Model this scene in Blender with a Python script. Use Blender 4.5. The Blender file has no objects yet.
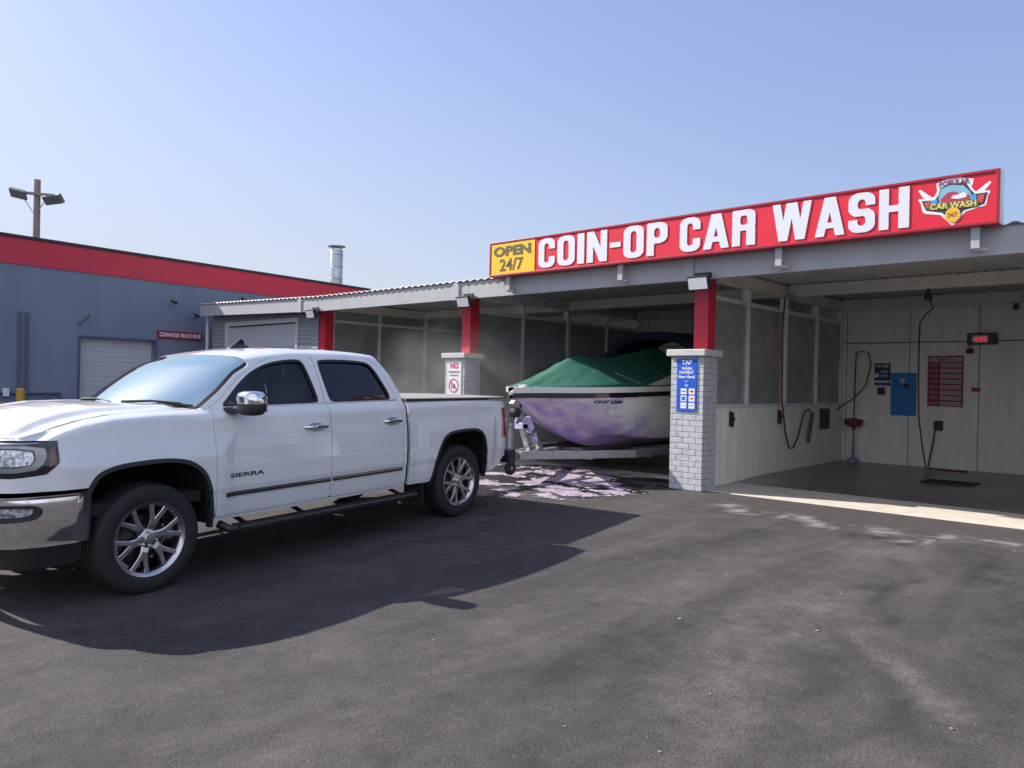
import bpy, bmesh, math, random
import numpy as np
from mathutils import Vector, Matrix, noise
random.seed(7)
SC = bpy.context.scene
COL = SC.collection
rad = math.radians

# ------------------------------------------------------------------ camera
YAW, ROLL, PITCH = rad(42.2), math.atan(.021), math.atan(-1/765)
Zv = Vector((0, 0, 1)); fwd0 = Vector((-math.sin(YAW), math.cos(YAW), 0)); R0 = Vector((math.cos(YAW), math.sin(YAW), 0))
fwd = fwd0*math.cos(PITCH)+Zv*math.sin(PITCH); up0 = -fwd0*math.sin(PITCH)+Zv*math.cos(PITCH)
rc = R0*math.cos(ROLL)+up0*math.sin(ROLL); uc = -R0*math.sin(ROLL)+up0*math.cos(ROLL)
cam = bpy.data.cameras.new('camera'); camo = bpy.data.objects.new('camera', cam); COL.objects.link(camo)
cam.sensor_width = 36; cam.lens = 765/1024*36; cam.clip_end = 2000; cam.clip_start = .05
mw = Matrix((rc, uc, -fwd)).transposed().to_4x4(); mw.translation = (0, 0, 1.43)
camo.matrix_world = mw; SC.camera = camo

# ------------------------------------------------------------------ light
EL, AZ = 37.0, 19.5          # sun height; heading in which shadows fall, from +X towards +Y
w = bpy.data.worlds.new('World'); SC.world = w; w.use_nodes = True
nt = w.node_tree; bg = nt.nodes['Background']
sky = nt.nodes.new('ShaderNodeTexSky'); sky.sky_type = 'NISHITA'; sky.sun_disc = False
sky.sun_elevation = rad(EL); sky.sun_rotation = rad(270-AZ); sky.air_density = 1.5; sky.dust_density = 1.3; sky.ozone_density = 3.5
tintn = nt.nodes.new('ShaderNodeMix'); tintn.data_type = 'RGBA'; tintn.blend_type = 'MULTIPLY'; tintn.inputs[0].default_value = 1; tintn.inputs[7].default_value = (.77, .735, .87, 1)
nt.links.new(sky.outputs[0], tintn.inputs[6]); haze = nt.nodes.new('ShaderNodeMix'); haze.data_type = 'RGBA'; haze.inputs[0].default_value = .42; haze.inputs[7].default_value = (1.45, 1.75, 2.85, 1)
nt.links.new(tintn.outputs[2], haze.inputs[6])
def wn(kind, **k):
    n = nt.nodes.new(kind)
    for a_, b_ in k.items(): setattr(n, a_, b_)
    return n
wtc = wn('ShaderNodeTexCoord'); wsep = wn('ShaderNodeSeparateXYZ'); nt.links.new(wtc.outputs['Generated'], wsep.inputs[0])
def wdot(v):
    n = wn('ShaderNodeVectorMath', operation='DOT_PRODUCT'); n.inputs[1].default_value = v; nt.links.new(wtc.outputs['Generated'], n.inputs[0]); return n.outputs['Value']
def wmap(src, a_, b_, c_=0, d_=1):
    n = wn('ShaderNodeMapRange', interpolation_type='SMOOTHSTEP'); n.inputs[1].default_value = a_; n.inputs[2].default_value = b_; n.inputs[3].default_value = c_; n.inputs[4].default_value = d_; nt.links.new(src, n.inputs[0]); return n.outputs[0]
def wmul(a_, b_):
    n = wn('ShaderNodeMath', operation='MULTIPLY'); nt.links.new(a_, n.inputs[0]); nt.links.new(b_, n.inputs[1]); return n.outputs[0]
def wmix(f_, a_, col):
    n = wn('ShaderNodeMix', data_type='RGBA'); nt.links.new(f_, n.inputs[0]); nt.links.new(a_, n.inputs[6]); n.inputs[7].default_value = (*col, 1); return n.outputs[2]
# pale haze low on the sun's side of the sky
hz = wmix(wmul(wmap(wdot((-.94, -.33, 0)), -.15, .8, 0, .85), wmap(wsep.outputs[2], 0, .5, 1, 0)), haze.outputs[2], (2.75, 3.0, 3.45))
# added white cloud bank, unseen behind the camera, to fill the bays with light
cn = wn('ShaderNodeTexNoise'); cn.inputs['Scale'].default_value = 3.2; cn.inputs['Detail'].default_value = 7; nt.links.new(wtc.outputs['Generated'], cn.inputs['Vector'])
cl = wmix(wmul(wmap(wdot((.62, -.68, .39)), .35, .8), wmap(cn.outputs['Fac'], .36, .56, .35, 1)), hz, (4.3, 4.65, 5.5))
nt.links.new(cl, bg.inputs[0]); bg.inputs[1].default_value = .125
sl = bpy.data.lights.new('sun', 'SUN'); sl.energy = 4.5; sl.angle = rad(.5); sl.color = (1, .93, .84)
so = bpy.data.objects.new('sun', sl); COL.objects.link(so)
so.rotation_euler = Vector((math.cos(rad(AZ))*math.cos(rad(EL)), math.sin(rad(AZ))*math.cos(rad(EL)), -math.sin(rad(EL)))).to_track_quat('-Z', 'Y').to_euler()
so.location = (-20, -6, 20)
SC.view_settings.view_transform = 'Standard'; SC.view_settings.look = 'None'
SC.view_settings.exposure = 0.92; SC.view_settings.gamma = 1
try: SC.view_settings.use_curve_mapping = False
except Exception: pass
SC.cycles.max_bounces = 10

# ------------------------------------------------------------------ materials
def mat(name, col, rough=.6, metal=0, coat=0, var=0, vscale=4, bump=0, bscale=60, emit=0, col2=None, spec=.5, coords='Object', stretch=None, detail=6):
    m = bpy.data.materials.new(name); m.use_nodes = True
    t = m.node_tree; b = t.nodes['Principled BSDF']
    b.inputs['Base Color'].default_value = (*col, 1); b.inputs['Roughness'].default_value = rough
    b.inputs['Metallic'].default_value = metal; b.inputs['Coat Weight'].default_value = coat
    b.inputs['Coat Roughness'].default_value = .03; b.inputs['Specular IOR Level'].default_value = spec
    if emit:
        b.inputs['Emission Color'].default_value = (*col, 1); b.inputs['Emission Strength'].default_value = emit
    if var or bump:
        tc = t.nodes.new('ShaderNodeTexCoord'); src = tc.outputs[coords]
        if stretch:
            mp = t.nodes.new('ShaderNodeMapping'); mp.inputs['Scale'].default_value = stretch
            t.links.new(src, mp.inputs[0]); src = mp.outputs[0]
    if var:
        n = t.nodes.new('ShaderNodeTexNoise'); n.inputs['Scale'].default_value = vscale; n.inputs['Detail'].default_value = detail
        n.inputs['Roughness'].default_value = .65
        t.links.new(src, n.inputs['Vector'])
        r = t.nodes.new('ShaderNodeValToRGB'); r.color_ramp.elements[0].position = .35; r.color_ramp.elements[1].position = .68
        c2 = col2 or tuple(c*(1-var) for c in col)
        r.color_ramp.elements[0].color = (*c2, 1); r.color_ramp.elements[1].color = (*col, 1)
        t.links.new(n.outputs['Fac'], r.inputs[0]); t.links.new(r.outputs[0], b.inputs['Base Color'])
    if bump:
        n2 = t.nodes.new('ShaderNodeTexNoise'); n2.inputs['Scale'].default_value = bscale; n2.inputs['Detail'].default_value = 5
        t.links.new(src, n2.inputs['Vector'])
        bp = t.nodes.new('ShaderNodeBump'); bp.inputs['Strength'].default_value = bump; bp.inputs['Distance'].default_value = .01
        t.links.new(n2.outputs['Fac'], bp.inputs['Height']); t.links.new(bp.outputs[0], b.inputs['Normal'])
    return m

def glass(name, tint, ior=1.5, rough=.0, boost=0):
    m = bpy.data.materials.new(name); m.use_nodes = True; t = m.node_tree
    for n in list(t.nodes): t.nodes.remove(n)
    o = t.nodes.new('ShaderNodeOutputMaterial'); mx = t.nodes.new('ShaderNodeMixShader'); tr = t.nodes.new('ShaderNodeBsdfTransparent')
    gl = t.nodes.new('ShaderNodeBsdfGlossy'); fr = t.nodes.new('ShaderNodeFresnel'); ad = t.nodes.new('ShaderNodeMath')
    tr.inputs[0].default_value = (*tint, 1); gl.inputs['Roughness'].default_value = rough; gl.inputs[0].default_value = (.72, .86, .76, 1) if 'wind' in name else (1, 1, 1, 1); fr.inputs[0].default_value = ior
    ad.operation = 'ADD'; ad.inputs[1].default_value = boost; ad.use_clamp = True
    t.links.new(fr.outputs[0], ad.inputs[0]); t.links.new(ad.outputs[0], mx.inputs[0]); t.links.new(tr.outputs[0], mx.inputs[1]); t.links.new(gl.outputs[0], mx.inputs[2])
    t.links.new(mx.outputs[0], o.inputs[0]); return m

M = dict(
 paint=mat('white_paint', (.70, .71, .72), .35, coat=1, var=.07, vscale=3),
 chrome=mat('chrome', (.78, .78, .78), .06, 1),
 alloy=mat('alloy', (.55, .55, .56), .22, 1),
 alloydark=mat('alloy_dark', (.06, .06, .065), .4, .6),
 rubber=mat('rubber', (.018, .018, .02), .75, var=.3, vscale=30, bump=.2, bscale=200),
 blackp=mat('black_plastic', (.02, .02, .023), .5, bump=.05, bscale=300),
 glossblack=mat('gloss_black', (.008, .008, .01), .12, coat=.6),
 seal=mat('seal', (.012, .012, .014), .6),
 dark=mat('dark_underside', (.012, .012, .013), .9),
 seat=mat('seat_fabric', (.11, .11, .12), .8),
 dash=mat('dash', (.10, .10, .11), .7),
 lens=mat('lamp_lens', (.75, .78, .85), .12, .6, coat=1, var=.75, vscale=38, detail=1),
 amber=mat('amber', (.16, .04, .025), .25, coat=1),
 redlens=mat('red_lens', (.28, .01, .015), .18, coat=1),
 vinyl=mat('vinyl_cover', (.30, .29, .27), .55, var=.1, vscale=6, bump=.1, bscale=200),
 wglass=glass('windshield_glass', (.50, .60, .64), 1.5, 0, .0),
 sglass=glass('side_glass', (.42, .45, .47), 1.5),
 tglass=glass('privacy_glass', (.03, .03, .035), 1.6),
 trim=mat('satin_trim', (.6, .6, .62), .3, 1),
 galv=mat('galvanised', (.42, .43, .45), .45, .7, var=.3, vscale=9),
 red=mat('red_paint', (.56, .022, .048), .45, var=.12, vscale=3),
 signred=mat('sign_red', (.68, .014, .04), .4, var=.06, vscale=1.5),
 signframe=mat('sign_frame', (.33, .01, .03), .4),
 signside=mat('sign_side', (.6, .58, .6), .5),
 signwhite=mat('sign_white', (.66, .68, .74), .5),
 yellow=mat('sign_yellow', (.80, .50, .01), .5),
 signdark=mat('sign_dark', (.09, .085, .03), .6),
 blue=mat('sign_blue', (.01, .09, .55), .4),
 navy=mat('navy', (.015, .03, .16), .5),
 cyan=mat('cyan_panel', (.0, .20, .50), .45, var=.1, vscale=5),
 white=mat('white', (.72, .73, .75), .5),
 maroon=mat('maroon', (.28, .01, .045), .5),
 brick=None,
 concap=mat('cap_concrete', (.55, .54, .52), .8, var=.15, vscale=8, bump=.2, bscale=60),
 steel=mat('gray_steel', (.42, .43, .45), .55, var=.12, vscale=3),
 cream=mat('cream_steel', (.78, .75, .68), .6, var=.25, vscale=2.5),
 roof=mat('roof_metal', (.68, .67, .64), .42, .2, var=.2, vscale=2),
 wallp=mat('wall_panel', (.88, .86, .78), .45, var=.15, vscale=1.6, stretch=(4, 4, .45)),
 seam=mat('seam', (.18, .18, .18), .7),
 dpanel=mat('dark_panel', (.33, .34, .35), .2, var=.35, vscale=2.5),
 siding=mat('siding', (.30, .31, .33), .55, var=.12, vscale=2),
 door=mat('roller_door', (.48, .49, .52), .6, var=.06, vscale=2),
 bluewall=mat('blue_wall', (.19, .22, .30), .75, var=.16, vscale=.9, bump=.1, bscale=40, stretch=(1, 1, .35)),
 coping=mat('coping', (.03, .022, .03), .6),
 pipeblue=mat('blue_pipe', (.08, .10, .17), .6),
 byellow=mat('bollard_yellow', (.55, .33, .04), .6, var=.2, vscale=12),
 wood=mat('pole_wood', (.34, .29, .26), .9, var=.35, vscale=6, stretch=(4, 4, .4)),
 duct=mat('duct_metal', (.5, .52, .54), .35, .8, var=.2, vscale=3),
 tarp=mat('green_tarp', (.007, .105, .075), .75, var=.25, vscale=4, bump=.3, bscale=12),
 navycloth=mat('navy_cloth', (.008, .014, .045), .85),
 gel=mat('boat_white', (.66, .64, .62), .25, coat=.5, var=.08, vscale=3),
 hose=mat('hose_red', (.10, .012, .015), .5),
 led=mat('led_red', (.8, .03, .08), .4, emit=.35),
 foamw=None)

def brickmat():
    m = mat('painted_brick', (.45, .46, .47), .6); t = m.node_tree; b = t.nodes['Principled BSDF']
    n = t.nodes.new('ShaderNodeTexNoise'); n.inputs['Scale'].default_value = 14; n.inputs['Detail'].default_value = 6
    tc = t.nodes.new('ShaderNodeTexCoord'); t.links.new(tc.outputs['Object'], n.inputs['Vector'])
    r = t.nodes.new('ShaderNodeValToRGB'); r.color_ramp.elements[0].color = (.36, .37, .39, 1); r.color_ramp.elements[1].color = (.50, .51, .53, 1)
    r.color_ramp.elements[0].position = .3; r.color_ramp.elements[1].position = .7
    t.links.new(n.outputs['Fac'], r.inputs[0]); t.links.new(r.outputs[0], b.inputs['Base Color'])
    bp = t.nodes.new('ShaderNodeBump'); bp.inputs['Strength'].default_value = .5; bp.inputs['Distance'].default_value = .01
    t.links.new(n.outputs['Fac'], bp.inputs['Height']); t.links.new(bp.outputs[0], b.inputs['Normal']); return m
M['bezel'] = mat('bezel', (.30, .31, .33), .3, .7); M['lampgray'] = mat('lamp_gray', (.17, .17, .18), .6); M['brick'] = brickmat(); M['mortar'] = mat('mortar', (.27, .28, .295), .9)

# ------------------------------------------------------------------ helpers
def tag(o, label=None, cat=None, group=None, kind=None):
    if label: o['label'] = label
    if cat: o['category'] = cat
    if group: o['group'] = group
    if kind: o['kind'] = kind
    return o
def empty(name, loc=(0, 0, 0), rz=0, parent=None):
    o = bpy.data.objects.new(name, None); COL.objects.link(o); o.location = loc; o.rotation_euler = (0, 0, rz); o.parent = parent
    o.empty_display_size = .2; return o
def link(name, me, m, parent=None):
    if not isinstance(m, (list, tuple)): m = [m]
    for x in m: me.materials.append(x)
    o = bpy.data.objects.new(name, me); COL.objects.link(o); o.parent = parent; return o
class MB:
    def __init__(s): s.v = []; s.f = []; s.sm = []
    def add(s, vs, fs, smooth=False):
        b = len(s.v); s.v += [tuple(x) for x in vs]
        for f in fs: s.f.append([i+b for i in f]); s.sm.append(smooth)
        return s
    def box(s, x0, x1, y0, y1, z0, z1):
        vs = [(x, y, z) for z in (z0, z1) for y in (y0, y1) for x in (x0, x1)]
        return s.add(vs, [(0, 2, 3, 1), (4, 5, 7, 6), (0, 1, 5, 4), (2, 6, 7, 3), (0, 4, 6, 2), (1, 3, 7, 5)])
    def obox(s, c, ax, ay, az):
        c = Vector(c); ax, ay, az = Vector(ax), Vector(ay), Vector(az)
        vs = [c+ax*i+ay*j+az*k for k in (-1, 1) for j in (-1, 1) for i in (-1, 1)]
        if ax.cross(ay).dot(az) < 0: fs = [(1, 3, 2, 0), (6, 7, 5, 4), (4, 5, 1, 0), (3, 7, 6, 2), (2, 6, 4, 0), (5, 7, 3, 1)]
        else: fs = [(0, 2, 3, 1), (4, 5, 7, 6), (0, 1, 5, 4), (2, 6, 7, 3), (0, 4, 6, 2), (1, 3, 7, 5)]
        return s.add(vs, fs)
    def bar(s, p, q, w, h, up=(0, 0, 1)):
        p, q = Vector(p), Vector(q); d = (q-p); u = Vector(up); x = d.cross(u).normalized(); y = x.cross(d).normalized()
        return s.obox((p+q)/2, x*w/2, d/2, y*h/2)
    def tube(s, pts, r, n=8, caps=True):
        pts = [Vector(p) for p in pts]; rs = r if isinstance(r, (list, tuple)) else [r]*len(pts); vs = []; fs = []
        ref = None
        for i, p in enumerate(pts):
            d = (pts[min(i+1, len(pts)-1)]-pts[max(i-1, 0)]).normalized()
            if ref is None: ref = d.orthogonal().normalized()
            ref = (ref-d*ref.dot(d)).normalized(); y = d.cross(ref)
            for k in range(n):
                a = 2*math.pi*k/n; vs.append(p+(ref*math.cos(a)+y*math.sin(a))*rs[i])
        for i in range(len(pts)-1):
            for k in range(n): fs.append((i*n+k, i*n+(k+1) % n, (i+1)*n+(k+1) % n, (i+1)*n+k))
        s.add(vs, fs, True)
        if caps:
            b = len(s.v)-len(vs)
            s.f.append([b+k for k in range(n)][::-1]); s.sm.append(False)
            s.f.append([b+(len(pts)-1)*n+k for k in range(n)]); s.sm.append(False)
        return s
    def lathe(s, prof, c, axis='x', n=32, closed=False):
        # prof: (radius, offset along axis)
        vs = []; fs = []; m = len(prof)
        for k in range(n):
            a = 2*math.pi*k/n; ca, sa = math.cos(a), math.sin(a)
            for r, h in prof:
                p = (h, r*ca, r*sa) if axis == 'x' else ((r*ca, h, r*sa) if axis == 'y' else (r*ca, r*sa, h))
                vs.append((c[0]+p[0], c[1]+p[1], c[2]+p[2]))
        for k in range(n):
            for i in range(m-1+(1 if closed else 0)):
                j = (i+1) % m; k2 = (k+1) % n; fs.append((k*m+i, k*m+j, k2*m+j, k2*m+i))
        return s.add(vs, fs, True)
    def prism(s, poly, fn, d):
        # poly 2D points, fn maps (a,b,depth) to 3D
        n = len(poly); vs = [fn(a, b, 0) for a, b in poly]+[fn(a, b, d) for a, b in poly]
        fs = [list(range(n)), list(range(2*n-1, n-1, -1))]+[(i, i+n, (i+1) % n+n, (i+1) % n) for i in range(n)]
        return s.add(vs, fs)
    def build(s, name, m, parent=None, bevel=0, seg=2, fix=True, ang=35):
        me = bpy.data.meshes.new(name); me.from_pydata(s.v, [], s.f); me.polygons.foreach_set('use_smooth', s.sm)
        if fix:
            bm = bmesh.new(); bm.from_mesh(me); bmesh.ops.recalc_face_normals(bm, faces=bm.faces); bm.to_mesh(me); bm.free()
        me.update()
        if any(s.sm): me.set_sharp_from_angle(angle=rad(ang))
        o = link(name, me, m, parent)
        if bevel:
            b = o.modifiers.new('bevel', 'BEVEL'); b.width = bevel; b.segments = seg; b.limit_method = 'ANGLE'; b.angle_limit = rad(40); b.harden_normals = False
        return o

# signed distance tools ------------------------------------------------
def chaikin(poly, n=2):
    p = np.array(poly, float)
    for _ in range(n):
        q = np.roll(p, -1, 0); p = np.stack([p*.78+q*.22, p*.22+q*.78], 1).reshape(-1, 2)
    return p
def sd_poly(poly):
    P = np.array(poly, float); Q = np.roll(P, -1, 0)
    def f(x, y):
        x = np.asarray(x, float); y = np.asarray(y, float); sh = x.shape; x = x.ravel(); y = y.ravel()
        d = np.full(x.shape, 1e9); ins = np.zeros(x.shape, bool)
        for (ax, ay), (bx, by) in zip(P, Q):
            ex, ey = bx-ax, by-ay; wx, wy = x-ax, y-ay
            t = np.clip((wx*ex+wy*ey)/max(ex*ex+ey*ey, 1e-12), 0, 1)
            d = np.minimum(d, (wx-ex*t)**2+(wy-ey*t)**2)
            c = ((ay > y) != (by > y)); den = ey if abs(ey) > 1e-12 else 1e-12
            ins ^= c & (x < ex*(y-ay)/den+ax)
        return (np.sqrt(d)*np.where(ins, -1, 1)).reshape(sh)
    return f
def patch(name, sdf, pos, u0, u1, v0, v1, step, m, parent=None, thick=None, mirror=False, stepv=None, only=False, flip=False):
    """Surface sheet: the region sdf<0 of a (u,v) grid carried to 3-D by pos, with its rim turned in by thick."""
    nu = int(math.ceil((u1-u0)/step))+1; nv = int(math.ceil((v1-v0)/(stepv or step)))+1
    us = np.linspace(u0, u1, nu); vs = np.linspace(v0, v1, nv); U, V = np.meshgrid(us, vs, indexing='ij')
    S = sdf(U, V); S = np.where(np.abs(S) < 1e-5, 1e-5, S)
    uv = []; idx = {}; faces = []
    def node(i, j):
        k = (i, j)
        if k not in idx: idx[k] = len(uv); uv.append((us[i], vs[j]))
        return idx[k]
    def cross(i, j, a, b):
        k = (i, j, a, b) if (i, j) < (a, b) else (a, b, i, j)
        if k not in idx:
            s0, s1 = S[k[0], k[1]], S[k[2], k[3]]; t = s0/(s0-s1)
            idx[k] = len(uv); uv.append((us[k[0]]*(1-t)+us[k[2]]*t, vs[k[1]]*(1-t)+vs[k[3]]*t))
        return idx[k]
    inside = S < 0
    anyc = inside[:-1, :-1] | inside[1:, :-1] | inside[:-1, 1:] | inside[1:, 1:]
    for i, j in zip(*np.nonzero(anyc)):
        cs = [(i, j), (i+1, j), (i+1, j+1), (i, j+1)]; f = []
        for k in range(4):
            a = cs[k]; b = cs[(k+1) % 4]
            if inside[a]: f.append(node(*a))
            if inside[a] != inside[b]: f.append(cross(*a, *b))
        if len(f) > 2: faces.append(f)
    A = np.array(uv); X, Y, Z = pos(A[:, 0], A[:, 1]); P = np.stack([X+0*A[:, 0], Y+0*A[:, 0], Z+0*A[:, 0]], 1)
    verts = [tuple(p) for p in P]; fl = list(faces)
    if flip: fl = [f[::-1] for f in fl]
    if thick is not None:
        cnt = {}
        for f in fl:
            for a, b in zip(f, f[1:]+f[:1]): cnt[(a, b)] = 1
        mp = {}
        def inner(a):
            if a not in mp:
                p = verts[a]; mp[a] = len(verts); t = thick(p) if callable(thick) else thick
                verts.append((p[0]+t[0], p[1]+t[1], p[2]+t[2]))
            return mp[a]
        rim = [(a, b) for (a, b) in cnt if (b, a) not in cnt]
        for a, b in rim: fl.append([b, a, inner(a), inner(b)])
    if mirror:
        n = len(verts); verts2 = [(-x, y, z) for x, y, z in verts]; f2 = [[i+n for i in f][::-1] for f in fl]
        if only: verts, fl = verts2, [[i-n for i in f] for f in f2]
        else: verts += verts2; fl += f2
    me = bpy.data.meshes.new(name); me.from_pydata(verts, [], fl); me.polygons.foreach_set('use_smooth', [True]*len(fl)); me.update()
    me.set_sharp_from_angle(angle=rad(40))
    return link(name, me, m, parent)
def smooth(e0, e1, x):
    t = np.clip((x-e0)/(e1-e0), 0, 1); return t*t*(3-2*t)

def text_mb(mb, txt, x0, x1, y0, y1, fn, bold=0.0, depth=.002):
    """Text fitted to the box x0..x1, y0..y1 of a plane; fn(a,b,d) carries it to 3-D."""
    c = bpy.data.curves.new('t', 'FONT'); c.body = txt; c.extrude = .5; c.offset = bold; c.resolution_u = 4
    o = bpy.data.objects.new('t', c); me = bpy.data.meshes.new_from_object(o)
    co = np.array([v.co[:] for v in me.vertices]); lo = co.min(0); hi = co.max(0)
    vs = [fn(x0+(p[0]-lo[0])/(hi[0]-lo[0])*(x1-x0), y0+(p[1]-lo[1])/(hi[1]-lo[1])*(y1-y0), depth*(p[2]+.5)) for p in co]
    mb.add(vs, [list(p.vertices) for p in me.polygons])
    bpy.data.objects.remove(o); bpy.data.curves.remove(c); bpy.data.meshes.remove(me)
def frontY(Y): return lambda a, b, d: (a, Y-d, b)

# ------------------------------------------------------------------ ground
SL = .024
def gz(y):
    y = np.clip(y, -8, 9.6); return -SL*(9.6-y)
def build_ground():
    xs = [-300, -60, -30, -20, -15, -12, -10]+list(np.arange(-9, 4.01, .06))+[5, 7, 10, 30, 60, 300]
    ys = [-300, -60, -20, -8]+[-7+i*.5 for i in range(15)]+list(np.arange(.5, 9.6, .06))+[9.6, 60, 300]
    vs = [(x, y, float(gz(y))-(.25 if y > 9.7 else 0)) for y in ys for x in xs]; n = len(xs)
    fs = [(j*n+i, j*n+i+1, (j+1)*n+i+1, (j+1)*n+i) for j in range(len(ys)-1) for i in range(n-1)]
    m = bpy.data.materials.new('asphalt'); m.use_nodes = True; t = m.node_tree; b = t.nodes['Principled BSDF']; L = t.links.new
    tc = t.nodes.new('ShaderNodeTexCoord')
    def nz(scale, det=6, ro=.6, stretch=None, rot=None, dist=0):
        n = t.nodes.new('ShaderNodeTexNoise'); n.inputs['Scale'].default_value = scale; n.inputs['Detail'].default_value = det; n.inputs['Roughness'].default_value = ro
        n.inputs['Distortion'].default_value = dist
        mp = t.nodes.new('ShaderNodeMapping'); L(tc.outputs['Object'], mp.inputs[0])
        if stretch: mp.inputs['Scale'].default_value = stretch
        if rot: mp.inputs['Rotation'].default_value = (0, 0, rot)
        L(mp.outputs[0], n.inputs['Vector']); return n.outputs['Fac']
    def ramp(f, p0, c0, p1, c1):
        r = t.nodes.new('ShaderNodeValToRGB'); e = r.color_ramp.elements; e[0].position = p0; e[0].color = (*c0, 1); e[1].position = p1; e[1].color = (*c1, 1); L(f, r.inputs[0]); return r.outputs[0]
    def mix(kind, fac, a, c):
        x = t.nodes.new('ShaderNodeMix'); x.data_type = 'RGBA'; x.blend_type = kind
        if isinstance(fac, float): x.inputs[0].default_value = fac
        else: L(fac, x.inputs[0])
        L(a, x.inputs[6]); L(c, x.inputs[7]); return x.outputs[2]
    g = lambda v: (v, v, v)
    base = ramp(nz(.6, 14, .80, dist=.9), .34, (.047, .042, .042), .66, (.084, .075, .075))
    streak = ramp(nz(1.1, 10, .68, (1, .22, 1), rad(-24), dist=1.2), .44, g(.80), .58, g(1.06))
    c = mix('MULTIPLY', 1.0, base, streak)
    gravel = ramp(nz(110, 5, .85), .41, g(.52), .60, g(1.52)); c = mix('MULTIPLY', 1.0, c, gravel); c = mix('MULTIPLY', 1.0, c, ramp(nz(5, 14, .85), .38, g(.80), .62, g(1.20)))
    # pale specks of bare aggregate
    vo = t.nodes.new('ShaderNodeTexVoronoi'); vo.inputs['Scale'].default_value = 22; L(tc.outputs['Object'], vo.inputs['Vector'])
    sp = ramp(vo.outputs['Distance'], .05, g(1), .085, g(0)); sel = ramp(nz(9, 2), .53, g(0), .60, g(1)); spk = mix('MULTIPLY', 1.0, sp, sel)
    pale = t.nodes.new('ShaderNodeRGB'); pale.outputs[0].default_value = (.30, .285, .27, 1); c = mix('MIX', spk, c, pale.outputs[0])
    # dark tarry strip that runs along the slab, and worn pale film before it
    sx = t.nodes.new('ShaderNodeSeparateXYZ'); L(tc.outputs['Object'], sx.inputs[0])
    def madd(a, k, bb):
        n = t.nodes.new('ShaderNodeMath'); n.operation = 'MULTIPLY_ADD'; L(a, n.inputs[0]); n.inputs[1].default_value = k
        if isinstance(bb, float): n.inputs[2].default_value = bb
        else: L(bb, n.inputs[2])
        return n.outputs[0]
    edge = madd(nz(1.1, 6, .65), 1.6, sx.outputs[1])     # y + wobble
    strip = ramp(madd(edge, .1, 0.0), .945, g(0), .955, g(1))
    dk = t.nodes.new('ShaderNodeRGB'); dk.outputs[0].default_value = (.058, .053, .053, 1); dark = mix('MULTIPLY', 1.0, dk.outputs[0], gravel)
    f1 = t.nodes.new('ShaderNodeMath'); f1.operation = 'MULTIPLY'; L(strip, f1.inputs[0]); f1.inputs[1].default_value = .8
    c = mix('MIX', f1.outputs[0], c, dark)
    film = ramp(madd(madd(nz(2.2, 8, .7, (.5, 1.4, 1)), 1.2, sx.outputs[1]), .1, 0.0), .895, g(0), .91, g(1))
    film2 = ramp(madd(madd(nz(2.2, 8, .7, (.5, 1.4, 1)), 1.2, sx.outputs[1]), .1, 0.0), .925, g(1), .945, g(0))
    filmn = ramp(nz(3.5, 9, .75), .52, g(0), .60, g(.55));     at = t.nodes.new('ShaderNodeAttribute'); at.attribute_name = 'wear'; ml = t.nodes.new('ShaderNodeMath'); ml.operation = 'ADD'; ml.inputs[1].default_value = 1; wb = ramp(nz(3.2, 12, .78, dist=.4), .36, g(.15), .64, g(1.7)); wm = t.nodes.new('ShaderNodeMath'); wm.operation = 'MULTIPLY'; L(at.outputs['Fac'], wm.inputs[0]); L(wb, wm.inputs[1]); L(wm.outputs[0], ml.inputs[0])
    vm = t.nodes.new('ShaderNodeVectorMath'); vm.operation = 'SCALE'; L(c, vm.inputs[0]); L(ml.outputs[0], vm.inputs['Scale']); c = vm.outputs[0]
    at2 = t.nodes.new('ShaderNodeAttribute'); at2.attribute_name = 'crust'; c = mix('MIX', at2.outputs['Fac'], c, pale.outputs[0])
    L(c, b.inputs['Base Color']); b.inputs['Specular IOR Level'].default_value = .35
    ro = ramp(nz(1.5, 4), .3, g(.72), .7, g(.95)); L(ro, b.inputs['Roughness'])
    bp = t.nodes.new('ShaderNodeBump'); bp.inputs['Strength'].default_value = 1.0; bp.inputs['Distance'].default_value = .010
    L(nz(75, 4, .75), bp.inputs['Height']); L(bp.outputs[0], b.inputs['Normal'])
    me = bpy.data.meshes.new('ground'); me.from_pydata(vs, [], fs); me.update()
    V = np.array(vs); X, Y = V[:, 0], V[:, 1]; near = (X > -9.2) & (X < 4.2) & (Y > .3) & (Y < 9.65)
    n1 = np.zeros(len(V)); n2 = np.zeros(len(V)); n3 = np.zeros(len(V))
    for i in np.nonzero(near)[0]:
        n1[i] = noise.fractal(Vector((X[i]*1.3, Y[i]*1.3, 4)), .7, 2.0, 4); n2[i] = noise.fractal(Vector((X[i]*1.3, Y[i]*1.3, 14)), .7, 2.0, 4); n3[i] = noise.fractal(Vector((X[i]*5, Y[i]*5, 24)), .6, 2.0, 4)
    Xw = X+n1*.16; Yw = Y+n2*.16
    def pd(pts):
        d = np.full(len(V), 9e9)
        for (ax, ay), (bx, by) in zip(pts, pts[1:]):
            ex, ey = bx-ax, by-ay; t = np.clip(((Xw-ax)*ex+(Yw-ay)*ey)/(ex*ex+ey*ey), 0, 1); d = np.minimum(d, np.hypot(Xw-ax-ex*t, Yw-ay-ey*t))
        return d
    w = np.zeros(len(V)); gs = lambda d, k: np.exp(-(d/k)**2)
    w += .38*gs(pd([(-2.13, 7.65), (-2.2, 6.48), (-2.15, 5.26), (-2.01, 4.42), (-1.86, 3.51), (-1.69, 2.86)]), .42)
    w += .15*gs(pd([(-1.7, 5.6), (-1.5, 4.6), (-1.0, 3.4)]), .30)
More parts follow.
